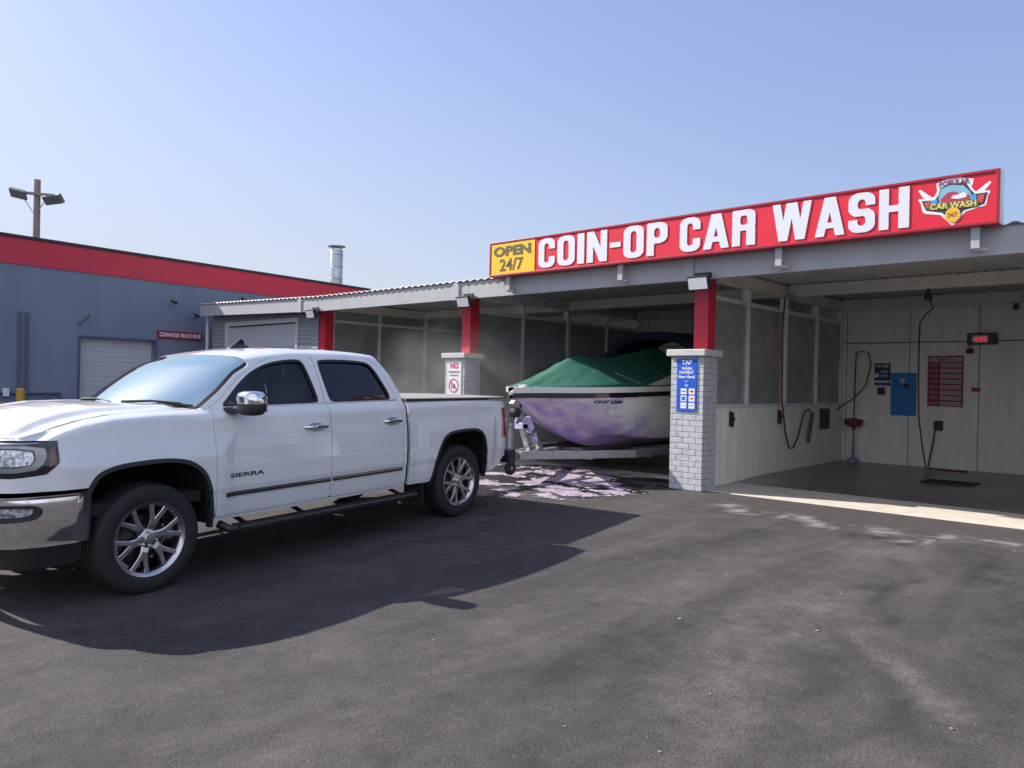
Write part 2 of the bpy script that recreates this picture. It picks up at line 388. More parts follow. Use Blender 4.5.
    w += .55*gs(pd([(-1.76, 5.15), (-1.27, 4.58), (-.86, 4.07)]), .08)
    w -= .34*gs(pd([(-1.97, 7.3), (-1.74, 6.4), (-1.72, 5.9), (-1.47, 5.42)]), .09)
    w -= .32*gs(pd([(-1.66, 4.95), (-1.15, 4.17), (-.95, 3.8)]), .11)
    w -= .26*gs(pd([(-1.71, 4.48), (-1.60, 4.2), (-1.49, 3.85)]), .11)
    w -= .20*gs(pd([(-1.45, 8.0), (-1.1, 6.8), (-.6, 5.2)]), .40)
    w += .16*gs(pd([(-3.05, 3.57), (-3.0, 4.73), (-2.95, 6.62)]), .28); w -= .20*gs(pd([(-2.62, 3.2), (-2.6, 4.6), (-2.5, 6.2)]), .16)
    w += .14*gs(pd([(-4.27, 5.12), (-4.0, 6.46), (-3.81, 8.01)]), .22); w -= .17*gs(pd([(-3.75, 4.2), (-3.6, 5.6), (-3.4, 7.6)]), .22)
    w -= .22*gs(pd([(-2.05, 2.9), (-2.37, 3.97), (-2.37, 4.72)]), .14); w += .10*gs(pd([(-3.22, 2.25), (-3.27, 3.36), (-3.42, 4.34)]), .3)
    w += .30*gs(pd([(-3.55, 5.3), (-3.48, 5.9)]), .07)-.45*gs(pd([(-2.6, 8.12), (-2.15, 7.98)]), .13)
    w -= .12*gs(pd([(-2.5, 2.2), (-1.9, 2.5), (-1.4, 2.3)]), .2)
    w *= 1.45; w += n3*.13+n2*.06
    cr = .7*gs(pd([(-4.4, 8.75), (-4.01, 8.48), (-3.54, 8.51), (-2.92, 8.40), (-2.48, 8.54), (-2.16, 8.12), (-1.9, 8.70), (-1.38, 8.80), (-.6, 8.6)]), .13)*np.clip(.25+n3*2.2, 0, 1)
    for nm, arr in (('wear', np.where(near, w, 0)), ('crust', np.where(near, cr, 0))):
        at = me.attributes.new(nm, 'FLOAT', 'POINT'); at.data.foreach_set('value', arr.astype(np.float32))
    tag(link('ground', me, m), kind='structure')
    # slab under the bays: sunlit strip coloured paler up to the shadow edge, then a wet worn floor
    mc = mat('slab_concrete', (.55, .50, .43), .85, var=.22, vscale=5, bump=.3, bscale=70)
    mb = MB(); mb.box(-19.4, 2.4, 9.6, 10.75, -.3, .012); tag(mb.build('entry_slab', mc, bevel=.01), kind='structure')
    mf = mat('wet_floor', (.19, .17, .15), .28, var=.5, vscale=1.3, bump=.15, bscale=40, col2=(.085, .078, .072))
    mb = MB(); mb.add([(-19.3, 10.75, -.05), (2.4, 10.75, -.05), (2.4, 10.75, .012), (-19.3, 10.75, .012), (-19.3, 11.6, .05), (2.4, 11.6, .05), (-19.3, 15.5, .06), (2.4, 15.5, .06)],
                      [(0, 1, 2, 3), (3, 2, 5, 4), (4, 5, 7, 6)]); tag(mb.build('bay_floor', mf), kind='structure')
build_ground()

# ------------------------------------------------------------------ car wash building
XR, XL, ROOF = 2.4, -19.4, 3.17
def lift(x): return .13*max(0, (-14-x)/5.4) if x < -14 else 0
def build_carwash():
    B = empty('car_wash_building', (-8.5, 9.6, 0)); tag(B, 'long open-fronted self-service wash building with red posts, brick pillars and corrugated roof', 'building')
    Bo = Vector((-8.5, 9.6, 0))
    def P(mb, name, m, **k):
        mb.v = [tuple(Vector(v)-Bo) for v in mb.v]; return mb.build(name, m, B, **k)
    # corrugated roof deck
    vs = []; fs = []; ys = [9.222, 12.3, 15.75]; pitch = .17; n = int((XR-XL)/pitch*8)
    for i in range(n+1):
        x = XL-.02+i*pitch/8; ph = (i % 8); h = [0, 0, .008, .022, .026, .026, .022, .008][ph]
        for y in ys: vs.append((x, y, ROOF+h+lift(x)))
    for i in range(n):
        for j in range(2): fs.append((i*3+j, (i+1)*3+j, (i+1)*3+j+1, i*3+j+1))
    mb = MB(); mb.add(vs, fs, True); o = P(mb, 'roof', M['roof'], fix=False)
    so_ = o.modifiers.new('solid', 'SOLIDIFY'); so_.thickness = .006
    # fascia channel along the front, split where the sign starts
    mb = MB()
    segs = [(-19.4, -14), (-14, -9.45), (-9.45, 2.4)]
    for a, b in segs:
        za, zb_ = lift(a), lift(b)
        for (y0, y1, z0, z1) in ((9.26, 9.275, 2.87, 3.155), (9.275, 9.34, 2.87, 2.882), (9.275, 9.34, 3.143, 3.155)):
            v = [(a+.004, y0, z0+za), (b-.004, y0, z0+zb_), (b-.004, y1, z0+zb_), (a+.004, y1, z0+za), (a+.004, y0, z1+za), (b-.004, y0, z1+zb_), (b-.004, y1, z1+zb_), (a+.004, y1, z1+za)]
            mb.add(v, [(0, 3, 2, 1), (4, 5, 6, 7), (0, 1, 5, 4), (1, 2, 6, 5), (2, 3, 7, 6), (3, 0, 4, 7)])
    P(mb, 'fascia', M['steel'])
    for x in (-14.7, -9.75, -5.2, -.6):
        mb = MB(); mb.box(x-.07, x+.07, 9.235, 9.258, 2.86+lift(x), 3.16+lift(x)); P(mb, 'splice_plate', M['steel'])
    # beams
    for x in (-14.45, -9.95, -5.3, -.75):
        mb = MB(); mb.box(x-.07, x+.07, 9.36, 15.5, 2.96, 3.15); P(mb, 'rafter', M['cream'], bevel=.006)
    mb = MB()
    for a, b in ((-19.2, -14.53), (-14.37, -10.03), (-9.87, -5.38), (-5.22, -.83), (-.67, 2.4)): mb.box(a, b, 12.6, 12.72, 2.97, 3.16)
    P(mb, 'cross_beam', M['cream'], bevel=.006)
    mb = MB()
    for a, b in ((-19.2, -14.53), (-14.37, -10.03), (-9.87, -5.38), (-5.22, -.83), (-.67, 2.4)): mb.box(a, b, 15.2, 15.32, 2.97, 3.16)
    P(mb, 'back_beam', M['cream'], bevel=.006)
    # ceiling sheets, off-white undersides in the rear half
    # back wall of insulated panels
    mb = MB(); mb.box(-19.3, 2.4, 15.4, 15.5, .0, 3.16); mb.box(-19.3, -14.6, 15.4, 15.5, 3.161, 3.19); mb.box(-19.3, -16.6, 15.4, 15.5, 3.191, 3.24); P(mb, 'back_wall', M['wallp'])
    mb = MB()
    for x in [-5.2+.02+i*1.12 for i in range(-9, 7)]: mb.box(x-.006, x+.006, 15.392, 15.401, .06, 2.96)
    mb.box(-19.2, 2.4, 15.39, 15.401, 2.325, 2.345)
    P(mb, 'wall_seams', M['seam'])
    # pillars
    for x in (-14.25, -9.73, -5.07, -.50):
        x0, x1, y0, y1 = x-.5, x, 9.47, 9.87
        core = MB(); core.box(x0+.006, x1-.006, y0+.006, y1-.006, -.05, 1.87); p = P(core, 'pillar', M['mortar'])
        mb = MB(); ch = .0805; row = 0; z = 0.0
        def course(a, b, fixed, axis, z, off):
            L = b-a; u = a; first = True
            while u < b-1e-4:
                e = min(b, u+(.10 if (first and off) else .20)); first = False
                g = .004
                if axis == 0: mb.box(u+(g if u > a else 0), e-(g if e < b else 0), *fixed, z+g, z+ch-g)
                else: mb.box(*fixed, u+(g if u > a else 0), e-(g if e < b else 0), z+g, z+ch-g)
                u = e
        while z < 1.85:
            o = row % 2
            course(x0, x1, (y0, y0+.03), 0, z, o); course(x0, x1, (y1-.03, y1), 0, z, o)
            course(y0+.0305, y1-.0305, (x1-.03, x1), 1, z, 1-o); course(y0+.0305, y1-.0305, (x0, x0+.03), 1, z, 1-o)
            z += ch; row += 1
        mb.v = [tuple(Vector(v)-Bo) for v in mb.v]; mb.build('brickwork', M['brick'], p, bevel=.0025, seg=1)
        mb = MB(); mb.box(x0-.05, x1+.05, y0-.06, y1+.06, z-.0, z+.095); mb.v = [tuple(Vector(v)-Bo) for v in mb.v]; mb.build('cap', M['concap'], p, bevel=.012)
        mb = MB(); mb.box(x-.245, x-.03, 9.62, 9.85, z+.095, 2.96); P(mb, 'post', M['red'], bevel=.006)
    # partitions
    for k, x in enumerate((-14.45, -9.95, -5.3, -.75)):
        mb = MB(); mb.box(x-.07, x+.07, 9.88, 15.39, 0, 1.13); P(mb, 'half_wall', M['wallp'], bevel=.004)
        mb = MB(); mb.box(x-.085, x+.085, 9.9, 15.39, 1.131, 1.185); mb.box(x-.035, x+.035, 9.9, 15.39, 2.70, 2.76)
        P(mb, 'sill_rail', mat_frame)
        if k == 0:
            up_ = MB(); up_.box(x-.012, x+.012, 9.9, 15.39, 2.761, 2.958); P(up_, 'infill_panel', M['dpanel'])
        fr = MB(); fr.box(x-.012, x+.012, 9.9, 15.39, 1.186, 2.70); P(fr, 'infill_panel', M['dpanel'])
        for y in (9.93, 11.23, 12.66, 14.05, 15.33):
            mb = MB(); wd = .055 if y != 12.66 else .09
            mb.box(x-.06, x+.06, y-wd/2, y+wd/2, 1.186, 2.95); P(mb, 'mullion', mat_frame, bevel=.004)
    # closed room at the left end
    mb = MB(); z = 0.0
    dx0, dx1, dz = -18.55, -15.38, 2.72
    prof = lambda z0: ((0, z0), (-.014, z0+.012), (-.022, z0+.06), (-.004, z0+.092))
    def sid(a, b, z0, z1):
        z = z0
        while z < z1-.02:
            pr = prof(z); vs = []; fs = []
            for (d, zz) in list(pr)+[(0, z+.1)]:
                zz = min(zz, z1); vs += [(a, 9.62+d, zz), (b, 9.62+d, zz)]
            for i in range(4): fs.append((2*i, 2*i+1, 2*i+3, 2*i+2))
            mb.add(vs, fs); z += .1
    sid(XL, dx0-.12, 0, 3.2); sid(dx1+.06, -14.76, 0, 3.05); sid(-14.76, -14.49, 1.97, 3.05); sid(dx0-.12, dx1+.06, dz+.1, 3.15)
    P(mb, 'front_siding', M['siding'], fix=False)
    mb = MB()
    vs = []
    z = 0
    while z < 3.28:
        mb.add([(XL, 9.62, z), (XL-.02, 9.62, z+.06), (XL, 9.62, z+.1), (XL, 15.5, z), (XL-.02, 15.5, z+.06), (XL, 15.5, z+.1)], [(0, 1, 4, 3), (1, 2, 5, 4)]); z += .1
    P(mb, 'side_siding', M['siding'], fix=False)
    mb = MB(); mb.box(dx0-.12, dx0, 9.58, 9.66, 0, dz+.1); mb.box(dx1, dx1+.06, 9.58, 9.66, 0, dz+.1); mb.box(dx0, dx1, 9.58, 9.66, dz, dz+.1); P(mb, 'door_frame', M['signside'])
    mb = MB()
    z = 0
    while z < dz-.02: mb.box(dx0, dx1, 9.66, 9.70, z+.004, min(z+.54, dz)-.004); z += .54
    P(mb, 'roller_door', M['door'], bevel=.006)
    # gutter end and downpipe on the left corner
    mb = MB(); mb.tube([(XL-.06, 9.5, 3.15), (XL-.06, 9.5, .05)], .04, 8); P(mb, 'downpipe', M['signside'])
mat_frame = mat('frame_aluminium', (.78, .78, .77), .5, .2, var=.15, vscale=5)
build_carwash()

# ------------------------------------------------------------------ main sign
def glyphs():
    st = .175
    def rr(x, y, x0, x1, y0, y1, r):
        cx, cy = (x0+x1)/2, (y0+y1)/2; qx = np.abs(x-cx)-(x1-x0)/2+r; qy = np.abs(y-cy)-(y1-y0)/2+r
        return np.hypot(np.maximum(qx, 0), np.maximum(qy, 0))+np.minimum(np.maximum(qx, qy), 0)-r
    def box(x, y, x0, x1, y0, y1): return np.maximum(np.maximum(x0-x, x-x1), np.maximum(y0-y, y-y1))
    def ring(x, y, x0, x1, y0, y1, r=.2):
        return np.maximum(rr(x, y, x0, x1, y0, y1, r), -rr(x, y, x0+st, x1-st, y0+st*.92, y1-st*.92, max(r-st*.55, .03)))
    def seg(x, y, ax, ay, bx, by, h=st/2):
        ex, ey = bx-ax, by-ay; L = math.hypot(ex, ey); return np.abs((x-ax)*ey-(y-ay)*ex)/L-h
    mn, mx = np.minimum, np.maximum
    G = {}
    G['O'] = (.50, lambda x, y: ring(x, y, 0, .50, 0, 1))
    G['C'] = (.49, lambda x, y: mx(ring(x, y, 0, .49, 0, 1), -box(x, y, .27, .6, .37, .63)))
    G['I'] = (.19, lambda x, y: box(x, y, 0, .19, 0, 1))
    G['-'] = (.28, lambda x, y: box(x, y, 0, .28, .40, .56))
    G['N'] = (.54, lambda x, y: mx(mn(mn(box(x, y, 0, .17, 0, 1), box(x, y, .37, .54, 0, 1)), seg(x, y, .10, 1, .44, 0, .085)), box(x, y, 0, .54, 0, 1)))
    G['P'] = (.49, lambda x, y: mn(box(x, y, 0, st, 0, .98), mn(mx(ring(x, y, 0, .49, .36, 1), -box(x, y, -.1, .09, .3, 1.1)), mx(ring(x, y, 0, .49, .36, 1, .03), box(x, y, 0, .24, .36, 1)))))
    G['R'] = (.51, lambda x, y: mn(mn(box(x, y, 0, st, 0, .98), mx(ring(x, y, 0, .50, .42, 1, .16), -box(x, y, -.1, .0, .3, 1.1))), mn(mx(ring(x, y, 0, .50, .42, 1, .03), box(x, y, 0, .24, .42, 1)), box(x, y, .31, .50, 0, .50))))
    G['A'] = (.58, lambda x, y: mx(mn(mn(seg(x, y, .085, 0, .27, 1, .09), seg(x, y, .495, 0, .31, 1, .09)), mx(box(x, y, .12, .46, .2, .35), -1)), box(x, y, 0, .58, 0, 1)))
    G['W'] = (.84, lambda x, y: mx(mn(mn(seg(x, y, .09, 1, .23, 0, .085), seg(x, y, .39, 1, .25, 0, .085)), mn(seg(x, y, .45, 1, .59, 0, .085), seg(x, y, .75, 1, .61, 0, .085))), box(x, y, 0, .84, 0, 1)))
    G['S'] = (.50, lambda x, y: mn(mx(ring(x, y, 0, .50, .41, 1), -mn(box(x, y, .27, .6, .585, .67), box(x, y, .40, .6, .3, .67))), mx(ring(x, y, 0, .50, 0, .59), -mn(box(x, y, -.1, .23, .33, .415), box(x, y, -.1, .1, .33, .7)))))
    G['H'] = (.54, lambda x, y: mn(mn(box(x, y, 0, st, 0, 1), box(x, y, .35, .54, 0, 1)), box(x, y, .1, .45, .42, .58)))
    return G
GL = glyphs()
def word(name, txt, x0, x1, z0, z1, Y, m, parent, off):
    gap = .075; tot = sum(GL[c][0] for c in txt)+gap*(len(txt)-1); k = (x1-x0)/tot; h = z1-z0; u = x0
    for c in txt:
        wdt, f = GL[c]
        o = patch(name, f, lambda a, b, u=u: (u+a*k-off[0], Y+0*a-off[1], z0+b*h-off[2]), -.02, wdt+.02, -.02, 1.02, .0125, m, parent, thick=(0, .008, 0), flip=False)
        u += (wdt+gap)*k
def build_sign():
    O = Vector((-5.17, 9.1, 3.15)); S = empty('roof_sign', O)
    tag(S, 'long red sign on the roof edge reading OPEN 24/7 COIN-OP CAR WASH', 'sign')
    x0, x1, z0, z1, Y = -8.75, -1.58, 3.155, 3.715, 9.05
    def P(mb, name, m, par=S, **k):
        mb.v = [tuple(Vector(v)-O) for v in mb.v]; return mb.build(name, m, par, **k)
    mb = MB(); mb.box(x0+.02, x1-.02, Y, Y+.16, z0+.02, z1-.02); P(mb, 'sign_face', M['signred'])
    mb = MB(); t = .03
    for a, b, c, d in ((x0, x1, z1-t, z1), (x0, x1, z0, z0+t), (x0, x0+t, z0+t, z1-t), (x1-t, x1, z0+t, z1-t)): mb.box(a, b, Y-.014, Y+.165, c, d)
    P(mb, 'sign_frame', M['signframe'], bevel=.003)
    mb = MB(); mb.box(x1+.001, x1+.01, Y-.005, Y+.16, z0, z1); P(mb, 'end_plate', M['signside'])
    mb = MB(); mb.box(x0+.035, -7.78, Y-.008, Y+.001, z0+.035, z1-.035); yp = P(mb, 'yellow_panel', M['yellow'])
    mb = MB(); text_mb(mb, 'OPEN', -8.66, -7.86, 3.475, 3.635, frontY(Y-.0085), .042, .004); text_mb(mb, '24/7', -8.52, -8.02, 3.235, 3.43, frontY(Y-.0085), .01, .004)
    P(mb, 'opening_hours', M['signdark'], yp, fix=False)
    word('letter', 'COIN-OP', -7.70, -5.42, 3.215, 3.665, Y-.010, M['signwhite'], S, O)
    word('letter', 'CAR', -5.23, -4.17, 3.215, 3.665, Y-.010, M['signwhite'], S, O)
    word('letter', 'WASH', -3.96, -2.42, 3.215, 3.665, Y-.010, M['signwhite'], S, O)
    for x in (-8.4, -6.22, -3.9, -1.8):
        mb = MB(); mb.box(x-.04, x+.04, 9.10, 9.14, 2.93, 3.154); mb.box(x-.04, x+.04, 9.14, 9.258, 2.93, 2.96); mb.box(x-.012, x+.10, 9.12, 9.16, 2.905, 2.929); P(mb, 'bracket', M['steel'])
    # emblem
    em = empty('emblem', (0, 0, 0), parent=S)
    outer = [(-2.338,3.597),(-2.315,3.607),(-2.205,3.511),(-2.182,3.507),(-2.152,3.563),(-2.163,3.645),(-2.124,3.664),(-2.03,3.692),(-1.932,3.682),(-1.873,3.66),(-1.814,3.645),(-1.821,3.591),(-1.836,3.569),(-1.801,3.515),(-1.785,3.513),(-1.672,3.6),(-1.654,3.582),(-1.715,3.506),(-1.665,3.503),(-1.663,3.482),(-1.68,3.461),(-1.698,3.355),(-1.882,3.314),(-1.999,3.176),(-2.117,3.309),(-2.27,3.341),(-2.293,3.37),(-2.312,3.461),(-2.336,3.492),(-2.325,3.507),(-2.279,3.5)]
    inner = [(-2.301,3.482),(-2.182,3.473),(-2.171,3.478),(-2.138,3.523),(-2.123,3.595),(-2.029,3.63),(-1.888,3.62),(-1.844,3.54),(-1.8,3.485),(-1.685,3.486),(-1.714,3.37),(-1.899,3.329),(-1.999,3.219),(-2.101,3.331),(-2.253,3.371),(-2.277,3.418)]
    def flat(name, poly, d, m):
        mb = MB(); mb.prism([(a, b) for a, b in poly], lambda a, b, c: (a, Y-d-c, b), .0012); P(mb, name, m, em)
    def mm(c): return mat('emblem_'+str(len(bpy.data.materials)), c, .5)
    flat('white_outline', outer, .0005, M['white']); flat('dark_shield', inner, .002, mm((.03, .03, .04)))
    flat('red_wing', [(-2.278,3.46),(-2.221,3.468),(-2.208,3.39),(-2.25,3.396)], .0035, mm((.6, .06, .05)))
    flat('red_wing', [(-1.774,3.465),(-1.712,3.475),(-1.73,3.391),(-1.777,3.385)], .0035, mm((.6, .06, .05)))
    flat('blue_dome', [(-2.137,3.486),(-2.117,3.582),(-2.029,3.612),(-1.909,3.593),(-1.843,3.516),(-1.821,3.439),(-1.97,3.412),(-2.125,3.422)], .0035, mm((.20, .42, .58)))
    flat('blue_corner', [(-2.215,3.47),(-2.15,3.48),(-2.145,3.425),(-2.205,3.41)], .0036, mm((.03, .30, .62)))
    flat('blue_corner', [(-1.835,3.48),(-1.79,3.485),(-1.785,3.42),(-1.83,3.41)], .0036, mm((.03, .30, .62)))
    # plain small saloon under foam
    flat('painted_car', [(-2.11,3.43),(-2.12,3.47),(-2.09,3.50),(-2.05,3.535),(-1.98,3.54),(-1.94,3.505),(-1.86,3.495),(-1.84,3.46),(-1.85,3.43)], .005, mm((.42, .03, .06)))
    flat('painted_foam', [(-2.02,3.47),(-2.0,3.50),(-1.95,3.50),(-1.90,3.52),(-1.87,3.49),(-1.88,3.465),(-1.95,3.455)], .0065, M['white'])
    flat('band', [(-2.235,3.375),(-2.23,3.435),(-1.765,3.415),(-1.77,3.35)], .0075, mm((.10, .09, .05)))
    flat('disc', [(-2.0+.072*math.cos(i*math.pi/12), 3.295+.08*math.sin(i*math.pi/12)) for i in range(24)], .008, mm((.75, .42, .05)))
    mb = MB(); fn = lambda a, b, d: (a, Y-.009-d, b+(-2.0-a)*.03)
    text_mb(mb, 'CAR WASH', -2.215, -1.785, 3.365, 3.43, fn, .02, .001); P(mb, 'emblem_text', mm((.75, .62, .12)), em, fix=False)
    mb = MB(); fn = lambda a, b, d: (a, Y-.005-d, b-.35*(a+1.99)**2)
    text_mb(mb, 'POPULAR', -2.135, -1.85, 3.61, 3.665, fn, .03, .001); P(mb, 'emblem_text', mm((.22, .05, .12)), em, fix=False)
    mb = MB(); text_mb(mb, '24/7', -2.05, -1.955, 3.27, 3.32, frontY(Y-.0095), .02, .001); P(mb, 'emblem_text', mm((.35, .08, .02)), em, fix=False)
build_sign()

# ------------------------------------------------------------------ small signs and fittings of the wash
def panel(name, label, cat, x0, x1, z0, z1, Y, m, group=None, th=.012):
    o = empty(name, ((x0+x1)/2, Y, z0)); tag(o, label, cat, group)
    mb = MB(); mb.box(-(x1-x0)/2, (x1-x0)/2, -th, -.001, 0, z1-z0); mb.build('sign_board', m, o, bevel=.001, seg=1)
    return o
def local(o, fn): # plane coordinates in world metres, into o's local frame
    L = o.location; return lambda a, b, d: (a-L.x, -.0125-d, b-L.z)
def rect(o, name, x0, x1, z0, z1, m, d=0.0):
    L = o.location; mb = MB(); mb.box(x0-L.x, x1-L.x, -.0135-d, -.0122-d, z0-L.z, z1-L.z); return mb.build(name, m, o)
def txt(o, name, rows, m, bold=.02, d=0.0):
    mb = MB(); L = o.location
    for s, x0, x1, z0, z1 in rows: text_mb(mb, s, x0, x1, z0, z1, lambda a, b, c: (a-L.x, -.0137-d-c, b-L.z), bold, .0008)
    return mb.build(name, m, o, fix=False)
t = panel('payment_sign', 'tall blue TAP payment sign with six white card tiles on the near brick pillar', 'sign', -5.47, -5.165, 1.09, 1.82, 9.468, M['blue'])
txt(t, 'lettering', [('TAP', -5.40, -5.235, 1.735, 1.80), ('+', -5.33, -5.31, 1.712, 1.727), ('WASH', -5.40, -5.235, 1.66, 1.702), ('PAYMENT', -5.43, -5.205, 1.605, 1.648), ('New Here!', -5.445, -5.19, 1.545, 1.59)], M['white'], .03)
M['tapicon'] = mat('pale_blue_mark', (.18, .38, .8), .5)
mb = MB(); L = t.location
for r_ in (.015, .03, .045): mb.tube([(-5.317-L.x+r_*math.cos(a), -.0145, 1.47-L.z+r_*math.sin(a)) for a in [rad(d) for d in range(40, 141, 20)]], .004, 6)
mb.box(-5.345-L.x, -5.29-L.x, -.015, -.0125, 1.43-L.z, 1.465-L.z); mb.build('tap_symbol', M['tapicon'], t)
cc = [(.1, .1, .45), (.6, .02, .02), (.02, .12, .5), (.7, .25, .02), (.5, .5, .5), (.45, .3, .3)]
for i in range(6):
    cx = -5.40+(i % 2)*.125; cz = 1.365-(i//2)*.098
    tl = rect(t, 'card_tile', cx-.005, cx+.085, cz-.04, cz+.04, M['white'])
    mb = MB()
    if i in (1, 3):
        for q in (-.011, .011): mb.lathe([(0, -.0142), (.016, -.0142), (.016, -.0134)], (cx+.04+q-L.x, 0, cz-L.z), 'y', 14)
    elif i == 2: mb.box(cx+.012-L.x, cx+.068-L.x, -.0146, -.0134, cz-.024-L.z, cz+.024-L.z)
    else: mb.box(cx+.012-L.x, cx+.068-L.x, -.0146, -.0134, cz-.008-L.z, cz+.008-L.z)
    mb.build('card_mark', mat('card_mark', cc[i], .5), tl)
txt(t, 'small_print', [('contactless', -5.45, -5.39, 1.105, 1.12), ('pay at the bay', -5.29, -5.19, 1.105, 1.12)], M['tapicon'], 0)
t = panel('prohibition_sign', 'white sign with red NO and crossed circle on the middle brick pillar', 'sign', -10.16, -9.80, 1.16, 1.80, 9.468, M['white'])
txt(t, 'heading', [('NO', -10.08, -9.87, 1.665, 1.765)], M['signred'], .05)
txt(t, 'lettering', [('OVERNIGHT', -10.13, -9.83, 1.59, 1.625), ('PARKING', -10.08, -9.87, 1.53, 1.56)], mat('dark_text', (.08, .08, .1), .6), .02)
mb = MB(); L = t.location; c0 = (-9.985-L.x, 0, 1.36-L.z)
mb.lathe([(.125, -.0135), (.105, -.0135), (.105, -.016), (.125, -.016)], c0, 'y', 40, True)
mb.obox((c0[0], -.0155, c0[2]), (.078, 0, -.078), (0, .0008, 0), (.007, 0, .007)); mb.build('crossed_circle', M['signred'], t)
mb = MB(); mb.box(c0[0]-.06, c0[0]-.045, -.0142, -.013, c0[2]-.05, c0[2]+.04); mb.box(c0[0]-.02, c0[0]+.05, -.0142, -.013, c0[2]-.045, c0[2]-.005); mb.box(c0[0]-.005, c0[0]+.035, -.0142, -.013, c0[2]-.005, c0[2]+.025)
mb.build('pictogram', mat('dark_mark', (.06, .05, .06), .6), t)

def flood(x, lab):
    o = empty('flood_light', (x, 9.12, 2.89)); tag(o, lab, 'light', 'flood lights above the pillars')
    tilt = rad(18); ax = Vector((1, 0, 0)); ny = Vector((0, -math.cos(tilt), -math.sin(tilt))); up = Vector((0, -math.sin(tilt), math.cos(tilt))); c = Vector((0, 0, -.09))
    mb = MB(); mb.obox(c, ax*.155, ny*.03, up*.095)
    for i in range(7): mb.obox(c-ny*.045+ax*(-.12+i*.04), ax*.004, ny*.018, up*.07)
    mb.build('housing', M['blackp'], o, bevel=.006)
    mb = MB(); mb.obox(c+ny*.0325, ax*.135, ny*.002, up*.075); mb.build('lamp_glass', mat('lamp_glass', (.80, .84, .85), .15, 0, coat=1), o)
    mb = MB(); mb.bar((-.1, .10, .03), (-.1, .0, -.02), .02, .006); mb.bar((.1, .10, .03), (.1, .0, -.02), .02, .006); mb.box(-.12, .12, .10, .12, -.02, .06); mb.build('bracket', M['blackp'], o)
flood(-4.98, 'black flood light with pale glass above the near red post beside the TAP sign')
flood(-9.42, 'black flood light with pale glass above the middle red post')
flood(-14.05, 'black flood light with pale glass above the farthest red post, next to the gray room')

# right bay, back wall
t = panel('bay_notice', 'small dark blue notice left of the cyan panel on the bay back wall', 'sign', -4.66, -4.38, 1.62, 1.95, 15.385, M['navy'])
txt(t, 'lettering', [('PAY HERE', -4.63, -4.41, 1.87, 1.92), ('TAP', -4.55, -4.42, 1.76, 1.81), ('CARD', -4.55, -4.42, 1.69, 1.73)], M['white'], .02)
mb = MB(); mb.lathe([(0, -.015), (.045, -.015), (.045, -.013)], (-.10, 0, .10), 'y', 18); mb.build('symbol', M['white'], t)
t = panel('bay_notice', 'thin dark blue strip sign under the small blue notice', 'sign', -4.66, -4.38, 1.53, 1.585, 15.385, M['navy'])
txt(t, 'lettering', [('THANK YOU', -4.62, -4.42, 1.543, 1.573)], M['tapicon'], .01)
o = empty('coin_box', (-4.53, 15.385, 1.36)); tag(o, 'small black card reader under the dark blue notices', 'reader')
mb = MB(); mb.box(-.06, .06, -.06, 0, 0, .13); mb.build('casing', M['blackp'], o, bevel=.01); mb = MB(); mb.box(-.035, .035, -.064, -.061, .06, .11); mb.build('screen', M['glossblack'], o)
t = panel('instruction_panel', 'plain cyan blue control panel between the notices and the price board', 'panel', -4.36, -3.93, .98, 1.77, 15.385, M['cyan'], th=.03)
mb = MB()
mb.box(-.05, .02, -.036, -.031, .60, .68); mb.build('coin_plate', M['galv'], t)
mb = MB(); mb.box(0, .10, -.05, -.031, .50, .585); mb.box(-.02, .03, -.045, -.031, .585, .60); mb.build('coin_slot', M['blackp'], t)
for a, b in ((-.12, .40), (.14, .33), (-.02, .27), (-.15, .10), (.1, .12)):
    mb = MB(); mb.lathe([(0, -.038), (.012, -.038), (.014, -.03)], (a, 0, b), 'y', 12); mb.build('button', M['galv'], t)
t = panel('price_board', 'maroon and white price board with eight rows on the bay back wall', 'sign', -3.745, -3.18, 1.17, 2.08, 15.385, M['maroon'])
M['rowpink'] = mat('board_row', (.42, .34, .38), .5)
rect(t, 'title_row', -3.72, -3.20, 1.965, 2.055, M['rowpink']); txt(t, 'title', [('MENU', -3.58, -3.34, 1.985, 2.035)], M['maroon'], .02, .001)
for i in range(8):
    z = 1.875-i*.098; rect(t, 'row', -3.54, -3.205, z, z+.068, M['rowpink'])
names = ['SOAP', 'RINSE', 'WAX', 'FOAM', 'BRUSH', 'TIRE', 'DRY', 'STOP']
for i in range(8): txt(t, 'row_name', [(names[i], -3.71, -3.58, 1.89-i*.098, 1.93-i*.098)], M['rowpink'], .02)
txt(t, 'row_text', [('-- -- ---', -3.50, -3.27, 1.902-i*.098, 1.912-i*.098) for i in range(8)], M['maroon'], .01, .001)
o = empty('timer_display', (-2.895, 15.385, 2.27)); tag(o, 'gray wall timer with glowing red digits on the bay back wall', 'display')
mb = MB(); mb.box(-.225, .225, -.09, 0, 0, .2); mb.build('casing', M['dash'], o, bevel=.008)
mb = MB(); mb.box(-.145, .10, -.094, -.0905, .03, .16); mb.build('screen', M['glossblack'], o)
mb = MB(); text_mb(mb, '4:00', -.12, .08, .05, .14, lambda a, b, d: (a, -.0945-d, b), .03, .001); mb.build('digits', M['led'], o, fix=False)
mb = MB(); mb.box(-.235, -.135, -.07, 0, -.15, -.07); mb.tube([(-.19, -.035, -.07), (-.19, -.035, -.001)], .012); mb.build('sounder', M['blackp'], o)
o = empty('vacuum_outlet', (-3.55, 15.385, .74)); tag(o, 'small black outlet box with a hanging red lead below the price board', 'outlet')
mb = MB(); mb.box(-.07, .07, -.07, 0, 0, .17); mb.build('casing', M['blackp'], o, bevel=.01)
